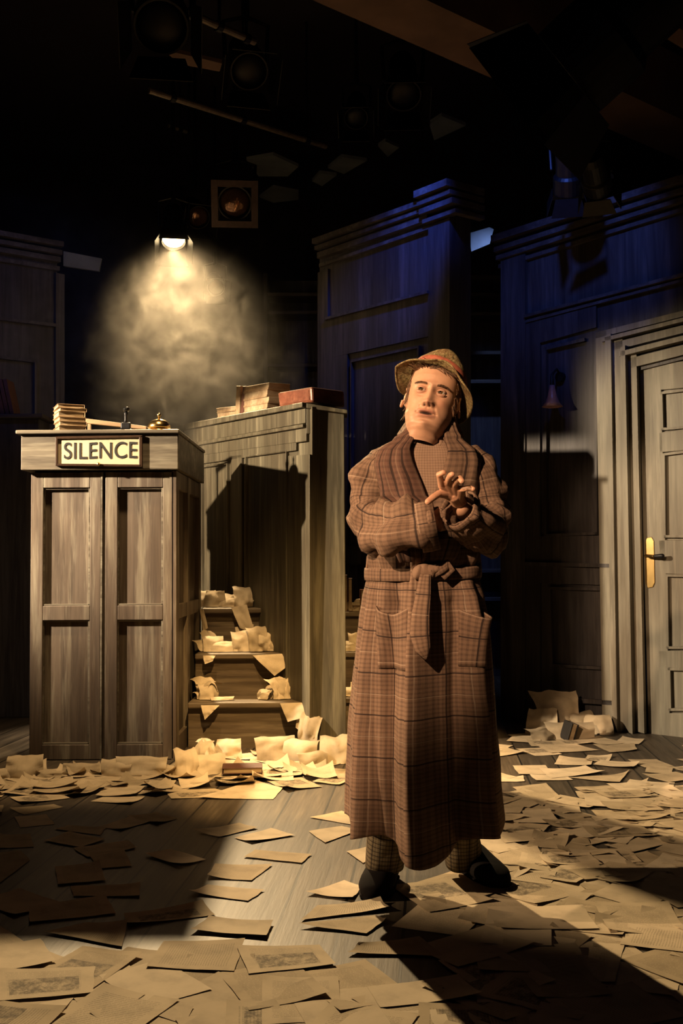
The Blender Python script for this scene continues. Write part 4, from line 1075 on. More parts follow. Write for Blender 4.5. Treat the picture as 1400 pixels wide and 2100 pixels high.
# trunk, neck, arms and legs under the clothes
bm = NB()
nb = HM @ Vector((0, .012, -.075))
tube(bm, [G(880, 935, .03), G(884, 895, .025), nb], [.062, .058, .056], 20)
for y, l, r, b_ in (): pass
rs = []
for y, wx, wy in ((905, .06, .06), (925, .13, .075), (950, .165, .09), (1000, .155, .10), (1080, .15, .105), (1165, .14, .095), (1230, .155, .11), (1290, .15, .10)):
    c_ = G(873, y, .01); rs.append([c_ + Vector((wx * math.cos(a), wy * math.sin(a), 0)) for a in (2 * PI * j / 24 for j in range(24))])
rings(bm, rs)
for P_, rd in (([G(792, 945, .02), G(770, 1060, 0), G(800, 1082, -.12), G(866, 1074, -.205), G(886, 1071, -.215)], [.05, .042, .038, .028, .026]),
               ([G(962, 945, .02), G(992, 1055, 0), G(985, 1078, -.08), G(944, 1043, -.26)], [.05, .042, .038, .028]),
               ([G(820, 1280, 0), G(797, 1500, 0), G(795, 1600, 0), G(786, 1772, .08)], [.085, .062, .055, .04]),
               ([G(925, 1280, .02), G(932, 1500, .05), G(938, 1600, .08), G(948, 1762, .22)], [.085, .062, .055, .04])):
    tube(bm, P_, rd, 18)
addmesh(remeshed(bm, .008, 6), SKC)
# the raised left hand, palm forwards, fingers spread towards the audience
bm = NB()
H = lambda x, y, d: G(x, y, d)
wr_ = H(940, 1030, -.27)
kn_ = {'i': H(905, 996, -.355), 'm': H(917, 990, -.368), 'r': H(931, 993, -.368), 'p': H(945, 1003, -.355)}
tube(bm, [H(946, 1044, -.24), wr_, H(930, 1016, -.31)], [.026, .024, .024], 14)
for k, q in kn_.items():
    tube(bm, [wr_.lerp(q, .15), wr_.lerp(q, .55), q], [.018, .0155, .0118], 12)
tube(bm, [H(934, 1022, -.29), H(944, 1012, -.32), H(947, 1006, -.345)], [.020, .017, .012], 12)
F_ = {'i': [(903, 984, -.378), (900, 973, -.398), (909, 969, -.415)], 'm': [(920, 981, -.398), (924, 975, -.425), (927, 973, -.448)],
      'r': [(937, 986, -.398), (943, 981, -.422), (947, 987, -.440)], 'p': [(953, 1002, -.375), (962, 1000, -.390), (970, 1003, -.402)]}
for k, q in F_.items():
    pts = [kn_[k]] + [H(*v) for v in q]; r0 = .0108 if k != 'p' else .0094
    tube(bm, pts, [r0 * 1.05, r0, r0 * .92, r0 * .80], 12)
tube(bm, [H(932, 1020, -.30), H(912, 1012, -.33), H(899, 1013, -.355), H(888, 1020, -.375), H(877, 1029, -.390)], [.020, .0165, .0118, .0112, .0100], 12)
addmesh(remeshed(bm, .0017, 3), (0.50, 0.27, 0.175))
# the right hand, tucked into the opposite sleeve, clasping the forearm from below
bm = NB(); w2 = G(886, 1071, -.215)
for dy_, L_ in ((-14, 1.0), (-5, 1.08), (5, 1.05), (13, .9)):
    tube(bm, [w2, G(902, 1071 + dy_, -.215), G(902 + 12 * L_, 1068 + dy_ * 1.1, -.19), G(902 + 18 * L_, 1064 + dy_ * 1.1, -.16)], [.014, .0115, .0095, .0078], 10)
tube(bm, [w2, G(892, 1054, -.215), G(900, 1046, -.205)], [.014, .012, .009], 10)
addmesh(remeshed(bm, .002, 3), (0.50, 0.27, 0.175))
me = bpy.data.meshes.new('body'); me.from_pydata(verts, [], faces_); ca = me.color_attributes.new('tone', 'FLOAT_COLOR', 'POINT')
ca.data.foreach_set('color', [q for t in tones for q in (t.x, t.y, t.z, 1)])
me.materials.append(SK)
for p in me.polygons: p.use_smooth = True
body = bpy.data.objects.new('body', me); C.objects.link(body); body.parent = man; body.matrix_parent_inverse = Matrix.Translation(man.location).inverted()
# eyes
m, nt, b = nodes('eye', 0.08, 0.5); uvn = N(nt, 'UVMap'); sp = N(nt, 'SeparateXYZ'); nt.links.new(uvn.outputs[0], sp.inputs[0])
nt.links.new(ramp(nt, sp.outputs[0], [(0.0, (0.003, 0.002, 0.002)), (0.16, (0.003, 0.002, 0.002)), (0.18, (0.07, 0.04, 0.02)), (0.42, (0.08, 0.045, 0.02)), (0.46, (0.45, 0.38, 0.32)), (1, (0.55, 0.45, 0.38))]), b.inputs['Base Color'])
EYE = m
for s in (-1, 1):
    bm = NB(); ec = Vector((s * .0305, -.0695, -.0005)); gz = Vector((-.22, -1, .12)).normalized() ; gx, gy = frame_for(gz); rs = []
    for k in range(15):
        a = PI * k / 14; rs.append([HM @ (ec + (gz * math.cos(a) + (gx * math.cos(t) + gy * math.sin(t)) * max(math.sin(a), 1e-3)) * .0130) for t in (2 * PI * j / 24 for j in range(24))])
    rings(bm, rs, uv=lambda i, j: (i / 7, 0)); obj('eye', bm, EYE, man, smooth=True)
    for up_ in (1, -1):                                  # lids hug the eyeball
        bm = NB(); vv = []
        for i in range(7):
            row = []
            for j in range(17):
                az = -1.15 + 2.3 * j / 16; e0 = (0.36 if up_ > 0 else -.42) * math.cos(az * 1.25) ** .7 if abs(az * 1.25) < PI / 2 else 0
                el = e0 + up_ * (i / 6) * .95; r_ = .0143 + .0012 * math.sin(i / 6 * PI) - (.0006 if i == 0 else 0)
                row.append(bm.verts.new(HM @ (ec + Vector((math.sin(az) * math.cos(el) * 1.06, -math.cos(az) * math.cos(el), math.sin(el))) * r_)))
            vv.append(row)
        for i in range(6):
            for j in range(16): bm.faces.new([vv[i][j], vv[i][j + 1], vv[i + 1][j + 1], vv[i + 1][j]])
        o = obj('eyelid', bm, LIDM, man, smooth=True) if 'LIDM' in globals() else None
        if o is None:
            LIDM = plain('eyelid_skin', (0.40, 0.21, 0.14), 0.5, var=.08); o = obj('eyelid', bm, LIDM, man, smooth=True)
        o.modifiers.new('t', 'SOLIDIFY').thickness = .0012
# hair, brows
HAIR = plain('brown_hair', (0.10, 0.050, 0.024), 0.5, var=.5, sc=60)
def strands(name, spots, seed, rad=.0011):
    r_ = random.Random(seed); bm = NB()
    for (x, y, z, dx, dy, dz, L) in spots:
        p = Vector((x, y, z)); d = Vector((dx, dy, dz)).normalized(); pts = []
        for k in range(5):
            pts.append(HM @ p); d = (d + Vector((r_.uniform(-.16, .16), r_.uniform(-.16, .16), r_.uniform(-.2, .05)))).normalized(); p = p + d * L / 4
        tube(bm, pts, [rad, rad * 1.1, rad, rad * .8, rad * .25], 5, False)
    return obj(name, bm, HAIR, man, smooth=True)
sp_ = []; r_ = random.Random(5)
for s in (-1, 1):
    for _ in range(330):                                 # sides and sideburns
        th = r_.uniform(1.12, 2.7); z = r_.uniform(-.030 if th < 1.45 else -.055, .075); p, _t = facept(th, z)
        if th > 1.35 and th < 1.75 and z < .015: continue
        sp_.append((s * (p.x + .002), p.y, p.z, s * .25, .75 if z > 0 else .25, -.75, r_.uniform(.018, .034)))
for _ in range(150):                                     # front hairline and fringe swept to his left
    th = r_.uniform(-1.25, 1.35); z = .072 + r_.uniform(-.004, .02) - .006 * abs(th); p, _t = facept(th, z)
    sp_.append((p.x, p.y - .002, p.z, .55 if th > -.3 else -.4, -.25, .25 if th < 0 else -.25, r_.uniform(.018, .036)))
strands('hair', sp_, 3)
for s in (-1, 1):
    sp_ = []
    for _ in range(150):
        t = r_.uniform(0, 1); x = .013 + .034 * t; z = .0160 + .0030 * math.sin(t * PI * .8) + r_.uniform(-.0022, .0022)
        th = math.asin(min(1, x / .0765)); p, _t = facept(th, z); sp_.append((s * p.x, p.y - .0003, z, s * .9, -.2, .3 - .6 * t, .009))
    strands('eyebrow', sp_, 9, .0008)
# hat
m, nt, b = nodes('speckled_tweed', 0.9, 0.2)
n = tex(nt, (120, 120, 120), 5, rough=.8); n2 = tex(nt, (35, 35, 35), 3)
c = ramp(nt, n.outputs[0], [(0.36, (0.045, 0.035, 0.016)), (0.5, (0.20, 0.15, 0.065)), (0.64, (0.42, 0.33, 0.17))])
nt.links.new(mixc(nt, ramp(nt, n2.outputs[0], [(.45, (0, 0, 0)), (.6, (.5, .5, .5))]), c, (0.14, 0.06, 0.03)), b.inputs['Base Color']); bump(nt, b, n.outputs[0], .003, .8)
TWEED = m
BAND = plain('rust_band', (0.33, 0.095, 0.055), 0.7, sc=60)
Hc = Vector((.004, .012, .062)); HR = Matrix.Rotation(math.radians(-14), 4, 'X') @ Matrix.Rotation(math.radians(9), 4, 'Y')
HT = HM @ Matrix.Translation(Hc) @ HR
hat = None
def hring(rx, ry, z, wob=0, ph=0, n=72):
    return [HT @ Vector((rx * math.sin(a) * (1 + wob * .3 * math.sin(3 * a + ph)), -ry * math.cos(a) * (1 + wob * .3 * math.sin(2 * a + ph)), z + wob * (.012 * math.sin(3 * a + ph) + .008 * math.sin(5 * a + 1)))) for a in (2 * PI * j / n for j in range(n))]
rs = [hring(.083, .102, -.006), hring(.086, .104, .004), hring(.086, .103, .026), hring(.084, .100, .040, .15), hring(.079, .094, .054, .25, 1), hring(.067, .080, .065, .3, 1), hring(.045, .055, .072, .25, 2), hring(.020, .025, .074, .1, 2), hring(.004, .005, .0745)]
bm = NB(); rings(bm, rs, True, (False, True)); hat = obj('hat', bm, TWEED, man, smooth=True); hat.modifiers.new('t', 'SOLIDIFY').thickness = .003
bm = NB(); rings(bm, [hring(.0875, .1055, .004), hring(.0895, .1075, .006), hring(.0895, .1065, .024), hring(.0870, .1035, .027)], True, (False, False)); obj('hat_band', bm, BAND, hat, smooth=True)
bm = NB(); rs = []
for k in range(9):
    t = k / 8; ring = []
    for j in range(96):
        a = 2 * PI * j / 96; rr = .052 * t * (1 + .05 * math.sin(5 * a + 2))
        front = max(0, math.cos(a)); side = math.sin(a)
        z = -.004 - .020 * t * t - .030 * t * t * max(0, side) ** 2 * (0.5 - .5 * math.cos(a)) * 1.5 + .010 * t * front ** 2 + t * t * (.006 * math.sin(4 * a + .6) + .004 * math.sin(7 * a))
        z -= .014 * t * max(0, side) ** 2
        ring.append(HT @ Vector(((.084 + rr) * math.sin(a), -(.103 + rr * (.62 if front > .3 else .85)) * math.cos(a), z)))
    rs.append(ring)
rs.append([p + (rs[-1][(j + 1) % 96] - rs[-1][j]).normalized() * 0 - (HT.to_3x3() @ Vector((0, 0, 1))) * .002 for j, p in enumerate(rs[-1])])
rings(bm, rs, True, (False, False)); o = obj('brim', bm, TWEED, hat, smooth=True); o.modifiers.new('t', 'SOLIDIFY').thickness = .004
bm = NB(); q = rs[8]; tube(bm, q + [q[0]], .0028, 6, False); obj('brim_piping', bm, TWEED, hat, smooth=True)
# ---------------------------------------------------------------- loose pages
def paper_mat(name, base, ink, kind):
    m, nt, b = nodes(name, 0.8, 0.15)
    uvn = N(nt, 'UVMap'); sp = N(nt, 'SeparateXYZ'); nt.links.new(uvn.outputs[0], sp.inputs[0]); U, V = sp.outputs[0], sp.outputs[1]
    oi = N(nt, 'ObjectInfo')
    n = tex(nt, (9, 9, 9), 5); n2 = tex(nt, (90, 90, 90), 3)
    c = ramp(nt, n.outputs[0], [(0.28, tuple(k * .72 for k in base)), (0.5, base), (0.75, tuple(min(1, k * 1.12) for k in base))])
    c = mixc(nt, 1.0, c, ramp(nt, oi.outputs['Random'], [(0, (0.72, 0.70, 0.66)), (0.5, (0.95, 0.93, 0.9)), (1, (1.08, 1.08, 1.08))]), 'MULTIPLY')
    if kind:
        def band(x, a, c_): return math_(nt, 'MULTIPLY', math_(nt, 'GREATER_THAN', x, a), math_(nt, 'LESS_THAN', x, c_))
        mask = math_(nt, 'MULTIPLY', band(U, .13, .87), band(V, .10, .90))
        rows_ = math_(nt, 'FRACT', math_(nt, 'MULTIPLY', V, 34.0)); ln = math_(nt, 'LESS_THAN', rows_, 0.42)
        cb = N(nt, 'CombineXYZ'); nt.links.new(math_(nt, 'MULTIPLY', U, 46.0), cb.inputs[0]); nt.links.new(math_(nt, 'FLOOR', math_(nt, 'MULTIPLY', V, 34.0)), cb.inputs[1])
        wn = N(nt, 'TexNoise'); wn.inputs['Scale'].default_value = 1.0; wn.inputs['Detail'].default_value = 1; nt.links.new(cb.outputs[0], wn.inputs['Vector'])
        wd = math_(nt, 'GREATER_THAN', wn.outputs[0], 0.44)
        k = math_(nt, 'MULTIPLY', math_(nt, 'MULTIPLY', mask, ln), wd)
        c = mixc(nt, math_(nt, 'MULTIPLY', k, 0.30), c, ink)
        if kind == 2:                                    # an engraved plate in the middle
            pm = math_(nt, 'MULTIPLY', band(U, .15, .85), band(V, .35, .85))
            c = mixc(nt, math_(nt, 'MULTIPLY', pm, ramp(nt, tex(nt, (26, 26, 26), 6, rough=.8).outputs[0], [(.42, (.75, .75, .75)), (.6, (.05, .05, .05))])), c, ink)
    nt.links.new(c, b.inputs['Base Color']); bump(nt, b, n2.outputs[0], .0006, .4)
    return m
PB_ = (0.56, 0.46, 0.32)
PM = [paper_mat('printed_page', PB_, (0.06, 0.045, 0.03), 1), paper_mat('blank_page', (0.60, 0.50, 0.36), PB_, 0), paper_mat('illustrated_page', PB_, (0.05, 0.04, 0.03), 2)]
NSHEET = [0]
def sheet_from(fn, nx=9, ny=9, mat=0, label='', group=None, cat='paper', name='paper_sheet', loc=None, torn=0.0):
    bm = NB(); ul_ = bm.loops.layers.uv.verify(); NSHEET[0] += 1
    vv = [[bm.verts.new(fn(i / nx, j / ny)) for i in range(nx + 1)] for j in range(ny + 1)]
    for j in range(ny):
        for i in range(nx):
            if torn and (j == 0 or i == nx - 1) and R.random() < torn: continue
            f = bm.faces.new([vv[j][i], vv[j][i + 1], vv[j + 1][i + 1], vv[j + 1][i]])
            for lp_, (a, c_) in zip(f.loops, ((i, j), (i + 1, j), (i + 1, j + 1), (i, j + 1))): lp_[ul_].uv = (a / nx, c_ / ny)
    loose = [v for v in bm.verts if not v.link_faces]
    for v in loose: bm.verts.remove(v)
    c_ = sum((v.co for v in bm.verts), Vector()) / len(bm.verts)
    zmin = min(v.co.z for v in bm.verts)
    org = Vector((c_.x, c_.y, zmin)) if loc is None else Vector(loc)
    for v in bm.verts: v.co -= org
    o = obj(name, bm, PM[mat], None, smooth='keep'); o.location = org
    for p in o.data.polygons: p.use_smooth = True
    return tag(o, label, cat, group)
def flat_sheet(q, z, label, group, mat=0, curl=0.006, seed=None, fold=0, torn=0.0):
    """q: four floor points; the sheet lies on them with its own ripples and lifted corners"""
    q = [Vector((p[0], p[1], 0)) for p in q]; sd = R.uniform(0, 99); cr = [R.random() ** 3 * curl * 3.0 for _ in range(4)]
    e = [R.uniform(-1, 1) for _ in range(4)]
    def fn(u, v):
        p = (q[0] * (1 - u) + q[1] * u) * (1 - v) + (q[3] * (1 - u) + q[2] * u) * v
        w_ = noise.noise(Vector((u * 2.2 + sd, v * 2.2, sd))) * curl * .8 + curl * .5
        k = cr[0] * ((1 - u) * (1 - v)) ** 3 + cr[1] * (u * (1 - v)) ** 3 + cr[2] * (u * v) ** 3 + cr[3] * ((1 - u) * v) ** 3
        f_ = fold * max(0, 1 - abs(u - .5 - .1 * e[0]) * 6) * .014
        p = p + Vector((noise.noise(Vector((u * 3, v * 3, sd + 5))), noise.noise(Vector((u * 3, v * 3, sd + 9))), 0)) * .004
        p.z = z + max(0.0, w_ * .6) + k * 2.2 + f_; return p
    return sheet_from(fn, mat=mat, label=label, group=group, torn=torn)
def rsheet(x, y, z, w_, h_, rot, label, group, **k):
    c_, s_ = math.cos(rot), math.sin(rot); q = []
    for a, b_ in ((-1, -1), (1, -1), (1, 1), (-1, 1)):
        a *= w_ / 2 * R.uniform(.93, 1.05); b_ *= h_ / 2 * R.uniform(.93, 1.05); q.append((x + a * c_ - b_ * s_, y + a * s_ + b_ * c_))
    return flat_sheet(q, z, label, group, **k)
ORD = 'first second third fourth fifth sixth seventh eighth ninth tenth eleventh twelfth thirteenth fourteenth fifteenth'.split()
def name_rows(L, lab):
    L.sort(key=lambda a: a[0]); n = len(L); k = max(1, round(math.sqrt(n) * .8)); step_ = math.ceil(n / k)
    rows_ = [L[i:i + step_] for i in range(0, n, step_)]
    for i, r_ in enumerate(rows_):
        r_.sort(key=lambda a: a[1]); rn = 'nearest row' if i == 0 else 'farthest row' if i == len(rows_) - 1 else ORD[i] + ' row back'
        for j, (_, _, o_, mt_, big) in enumerate(r_):
            o_['label'] = '%s %s page %s, %s, %s' % ('larger' if big else 'smaller', ('printed', 'blank', 'illustrated')[mt_], lab, rn, 'rightmost' if j == len(r_) - 1 else 'leftmost' if j == 0 else ORD[j] + ' from left')
# pages one can point to: picture corners on the floor
HAND = [
 ([(259, 1676), (321, 1668), (366, 1679), (322, 1692)], 'single small page on bare planks below the desk, left of centre', 0),
 ([(111, 1702), (140, 1694), (219, 1698), (205, 1714)], 'long narrow page lying alone in the dark area left, below the desk', 0),
 ([(150, 1742), (262, 1725), (281, 1741), (180, 1760)], 'upper crumpled page of the overlapping pair left of centre in the shadow', 0),
 ([(180, 1750), (255, 1745), (270, 1778), (200, 1784)], 'lower page of the overlapping pair left of centre, edges curled up', 0),
 ([(296, 1756), (350, 1743), (422, 1765), (366, 1779)], 'clean diamond-turned page lying alone on planks at left centre', 1),
 ([(20, 1660), (110, 1650), (130, 1656), (50, 1672)], 'dim page in deep shadow near the left edge under the desk front', 0),
 ([(0, 1712), (62, 1714), (70, 1738), (-20, 1742)], 'dim curled page cut by the left edge, higher one', 0),
 ([(-20, 1752), (40, 1745), (62, 1765), (-10, 1820)], 'large dim page cut by the left edge, lower one', 0),
 ([(145, 1820), (287, 1817), (286, 1841), (150, 1840)], 'dim page with a straight upper edge in the dark left foreground', 0),
 ([(60, 1862), (215, 1838), (238, 1876), (60, 1896)], 'broad dim page below the straight-edged one in the dark left foreground', 0),
 ([(90, 1915), (175, 1897), (262, 1895), (250, 1945)], 'barely lit page at the lower edge of the dark left floor', 0),
 ([(254, 1878), (415, 1853), (441, 1878), (262, 1902)], 'ribbed dark grey page with ragged edges beside the light pool', 2),
 ([(397, 1708), (490, 1689), (528, 1700), (450, 1718)], 'page with a dark torn hole, upper left of a touching pair in the middle', 0),
 ([(480, 1720), (556, 1700), (605, 1715), (515, 1730)], 'page right of the one with a dark hole, in the light pool', 1),
 ([(500, 1760), (522, 1746), (639, 1754), (618, 1772)], 'wide flat page in the lit middle of the floor, aligned across the planks', 0),
 ([(425, 1802), (440, 1774), (558, 1775), (516, 1808)], 'page straddling the shadow edge with a small dark mark on it', 0),
 ([(387, 1834), (425, 1816), (542, 1828), (508, 1850)], 'page straddling the shadow edge below the one with the dark mark', 1),
 ([(390, 1914), (428, 1889), (560, 1895), (546, 1926)], 'wide pale page just above the printed foreground pages', 1),
 ([(627, 1836), (706, 1808), (742, 1822), (722, 1848)], 'pointed bright page just left of the left slipper', 1),
 ([(616, 1890), (650, 1862), (780, 1850), (800, 1868)], 'page with frayed edge left below the slippers', 0),
 ([(612, 1902), (770, 1880), (790, 1890), (752, 1918)], 'lower page of the frayed pair below the slippers', 0),
 ([(712, 1960), (735, 1945), (860, 1925), (910, 1965)], 'crinkled page with curled left corner and dark gap beneath, bottom centre', 0),
 ([(300, 1990), (336, 1936), (502, 1935), (478, 1998)], 'large printed page with a ragged lower edge in the left foreground', 0),
 ([(485, 1950), (655, 1943), (690, 1985), (510, 2003)], 'tan page with a faded block of print in the centre foreground', 2),
 ([(-20, 2000), (195, 1988), (190, 2042), (-10, 2062)], 'page with a dark engraved picture at the lower left corner', 2),
 ([(752, 2028), (940, 2008), (990, 2050), (780, 2072)], 'long flat page at the bottom, just left of the big diagonal shadow', 1),
 ([(635, 1678), (700, 1664), (728, 1672), (720, 1692), ], 'bright page partly behind the dressing gown hem at left', 1),
 ([(632, 1706), (700, 1695), (735, 1705), (665, 1730)], 'bright torn page left of the dressing gown hem, lower one', 1),
 ([(710, 1748), (760, 1738), (800, 1750), (745, 1772)], 'page peeping out between the trouser leg and the planks at left', 1),
 ([(815, 1778), (800, 1752), (880, 1732), (882, 1742)], 'bright pointed page between the two slippers', 1),
 ([(340, 1622), (440, 1618), (500, 1632), (350, 1640)], 'page with a dark rectangular engraving in front of the desk corner', 2),
 ([(405, 1640), (520, 1600), (580, 1618), (560, 1640)], 'long bright page pointing into the light pool in front of the stairs', 1),
 ([(1105, 1580), (1200, 1576), (1240, 1586), (1130, 1598)], 'bright flat page at right, upper left of the right-hand drift', 1),
 ([(1165, 1596), (1270, 1590), (1290, 1580), (1270, 1608)], 'page next to the bare plank gap in the right-hand drift', 0),
 ([(1050, 1616), (1120, 1608), (1150, 1640), (1110, 1655)], 'page right of the dressing gown beside the bare V-shaped floor gap', 0),
 ([(1182, 1622), (1280, 1610), (1330, 1600), (1310, 1632)], 'long page below the plank gap in the right-hand drift', 0),
 ([(1024, 1596), (1072, 1594), (1076, 1604), (1026, 1604)], 'small folded slip of paper right of the dressing gown', 1),
 ([(1220, 1880), (1340, 1885), (1345, 1940), (1215, 1944)], 'square page in shadow at the right, beside a dark plank gap', 0),
 ([(1215, 1528), (1300, 1526), (1306, 1540), (1250, 1545)], 'flat page on the far floor in front of the door casing', 0),
 ([(1095, 1530), (1180, 1530), (1230, 1540), (1130, 1546)], 'flat page on the far floor left of the one by the door casing', 0),
]
boxes = []
zl = 0.0015
for i, (q, lb, mt_) in enumerate(HAND):
    pts = [atF(*p) for p in q]; c_ = sum(pts, Vector()) / 4; boxes.append((c_.x, c_.y, max((p - c_).length for p in pts)))
    big = q[0][1] > 1840
    flat_sheet([(p.x, p.y) for p in pts], 0.0015 + (i % 5) * .0008 + (.004 if big and q[0][1] > 1900 else 0), lb, 'pages lying singly on the stage floor', mat=mt_, curl=0.0022, fold=0, torn=.0)
def clear(x, y, k=.75): return all((x - a) ** 2 + (y - c_) ** 2 > (r_ * k) ** 2 for a, c_, r_ in boxes)
def inpoly(x, y, P_):
    r_ = False
    for (a, b_), (c_, d_) in zip(P_, P_[1:] + P_[:1]):
        if (b_ > y) != (d_ > y) and x < (c_ - a) * (y - b_) / (d_ - b_) + a: r_ = not r_
    return r_
def scatter(n, region, size, lab, grp, z0=.001, holes=(), keep=None, curl=.0022, layer=.0005, mind=0.0, torn=.0):
    P_ = [tuple(atF(*p).xy) for p in region]; xs = [p[0] for p in P_]; ys = [p[1] for p in P_]; k = 0; done = []; objs_ = []
    for _ in range(6000):
        if k >= n: break
        x, y = R.uniform(min(xs), max(xs)), R.uniform(min(ys), max(ys))
        if not inpoly(x, y, P_): continue
        if any((x - a) ** 2 + (y - b_) ** 2 < r_ * r_ for a, b_, r_ in holes): continue
        if mind and any((x - a) ** 2 + (y - b_) ** 2 < mind * mind for a, b_ in done): continue
        if keep is not None and not clear(x, y, keep): continue
        s = R.choice(size); done.append((x, y)); mt_ = R.choice((0, 0, 1, 2, 0, 1))
        o_ = rsheet(x, y, z0 + k * layer % .006, s[0] * R.uniform(.92, 1.05), s[1] * R.uniform(.92, 1.05), R.uniform(0, PI), lab, grp, mat=mt_, curl=curl, torn=torn if R.random() < .4 else 0); objs_.append((y, x, o_, mt_, s[0] > .16)); k += 1
    name_rows(objs_, lab)
A5 = [(.15, .21), (.14, .20), (.17, .23), (.19, .25)]
BIG = [(.20, .28), (.21, .30), (.23, .30)]
def hole(x, y, r_): p = atF(x, y); return (p.x, p.y, r_)
hs_ = [hole(1160, 1625, .17), hole(1215, 1655, .06), hole(1090, 1560, .22), hole(1110, 1700, .04), hole(1250, 1735, .06)]
scatter(92, [(1010, 1625), (1480, 1600), (1560, 1800), (1010, 1800)], A5, 'in the lit drift at right', 'pages of the lit drift at right', holes=hs_, mind=.085, curl=.0028, torn=.15)
scatter(22, [(1010, 1500), (1440, 1530), (1480, 1600), (1010, 1620)], A5, 'on the dim far floor at right', 'pages on the far floor at right', holes=hs_[:3] + [hole(1350, 1545, .30)], keep=.9, mind=.17)
scatter(46, [(880, 1815), (1500, 1800), (1600, 2130), (1010, 2130)], BIG, 'in the shadowed right foreground', 'shadowed pages in the right foreground', holes=[hole(980, 1905, .10), hole(870, 1980, .09), hole(1180, 1880, .05), hole(1360, 1950, .07), hole(780, 1900, .2), hole(1190, 2080, .07)], keep=.6, mind=.13)
scatter(34, [(-60, 1965), (640, 2010), (1000, 2060), (1000, 2180), (-60, 2180)], BIG, 'along the lit front edge', 'lit pages along the front edge', holes=[hole(360, 2030, .05)], keep=.55, mind=.12, torn=.1)
scatter(12, [(-60, 1630), (250, 1640), (300, 1700), (-60, 1960)], A5, 'in the dark at left', 'pages in the dark at left', keep=1.1, mind=.30)
scatter(46, [(-40, 1585), (180, 1578), (420, 1592), (700, 1560), (700, 1598), (560, 1622), (380, 1622), (-40, 1632)], A5, 'heaped along the desk foot', 'pages heaped along the desk and stairs', keep=.6, mind=.10, curl=.009, layer=.0016)
scatter(13, [(410, 1550), (700, 1548), (700, 1580), (410, 1590)], A5, 'golden-lit at the stair foot', 'golden pages at the bottom of the stairs', mind=.09, curl=.008, layer=.002)
# crumpled and standing sheets
def crumple(base, w_, h_, lean, rot, lab, grp, mat=1, amp=.34, seed=None, curl=1.0, droop=0.0):
    """a stiff old page standing on its bent lower edge: base point, width, height, lean back, heading"""
    sd = R.uniform(0, 99); b0_ = Vector(base); ca, sa = math.cos(rot), math.sin(rot); bend = R.uniform(.3, 1.3) * curl; tw = R.uniform(-.5, .5); sk = R.uniform(-.25, .25); fk = R.uniform(.3, .7)
    def fn(u, v):
        x = (u - .5) * w_ * (1 + sk * v); an = lean + bend * v * v * .9; z = h_ * v * math.cos(an * .8); y = h_ * v * math.sin(an * .8)
        y += bend * w_ * .5 * (abs(u - fk) - .3) * (1 - .4 * v) + tw * (u - .5) * v * h_ * .5
        nn_ = noise.noise(Vector((u * 2.6 + sd, v * 2.6, sd))) * amp * h_ * .5 + (abs(noise.noise(Vector((u * 4 + sd, v * 4, sd + 3)))) - .2) * amp * h_ * .4
        y += nn_; z += noise.noise(Vector((u * 3, sd, v * 2))) * amp * h_ * .3 * v - droop * v * v
        z = max(z, 0.002 if droop == 0 else -9)
        return b0_ + Vector((x * ca - y * sa, x * sa + y * ca, z))
    return sheet_from(fn, 12, 12, mat, lab, grp, name='crumpled_page')
G1 = 'crumpled pages heaped against the desk'
for x, y, w_, h_, ln_, rt_, lb in ((48, 1598, .20, .13, .1, .1, 'dull crumpled sheet standing at the far left end of the heap, against the dark'),
        (92, 1600, .17, .09, .7, -.3, 'crumpled sheet leaning right beside the leftmost standing one'), (10, 1600, .15, .07, .2, .8, 'curled bright-edged scrap at the left edge of the heap'),
        (165, 1592, .20, .075, .15, .1, 'low wide sheet standing with a straight top edge in front of the left desk door'),
        (235, 1594, .15, .10, .2, -.1, 'peaked sheet like a small tent in front of the desk, centre'), (290, 1594, .24, .115, .35, .15, 'broad rounded crumpled sheet in front of the right desk door'),
        (335, 1592, .15, .09, .4, -.4, 'crumpled sheet sloping down towards the right corner of the desk'), (385, 1594, .13, .20, .1, .3, 'tall bright curled sheet standing at the right front corner of the desk'),
        (402, 1580, .10, .17, .0, -.6, 'narrow glowing upright sheet beside the desk side'), (425, 1590, .19, .14, .3, .2, 'rounded bright sheet billowing at the foot of the desk corner')):
    p = atF(x, y); crumple(p, w_, h_, ln_, rt_, lb, G1)
G2 = 'crumpled pages around the foot of the stairs'
for x, y, w_, h_, ln_, rt_, lb in ((466, 1556, .17, .115, .15, -.1, 'square-topped sheet leaning on the bottom riser at left'), (432, 1560, .09, .15, .1, .7, 'twisted narrow sheet standing between desk side and bottom riser'),
        (566, 1560, .21, .16, .35, .15, 'triangular sheet leaning against the bottom riser at right'), (612, 1562, .20, .19, .3, -.2, 'tall rounded sheet leaning at the right end of the bottom riser'),
        (645, 1572, .16, .10, .3, .3, 'small sheet slumped against the inner edge of the end post'), (690, 1566, .20, .20, .15, .05, 'bright square sheet leaning on the front of the end post'),
        (725, 1560, .13, .22, .1, -.5, 'tall sheet between end post and dressing gown'), (630, 1545, .12, .25, .05, -.3, 'narrow torn sheet clinging to the inner side of the end post')):
    p = atF(x, y); p.y = min(p.y, PN.y - .035); crumple(p, w_, h_, ln_, rt_, lb, G2)
G3 = 'pages lying on the stairs'
def onstep(k, x, dy=.07):
    xl_, xr_, D_, z_ = STEPS[k]; p = atD(x, 1300, D_ + dy); return Vector((p.x, D_ + dy, z_ + .003))
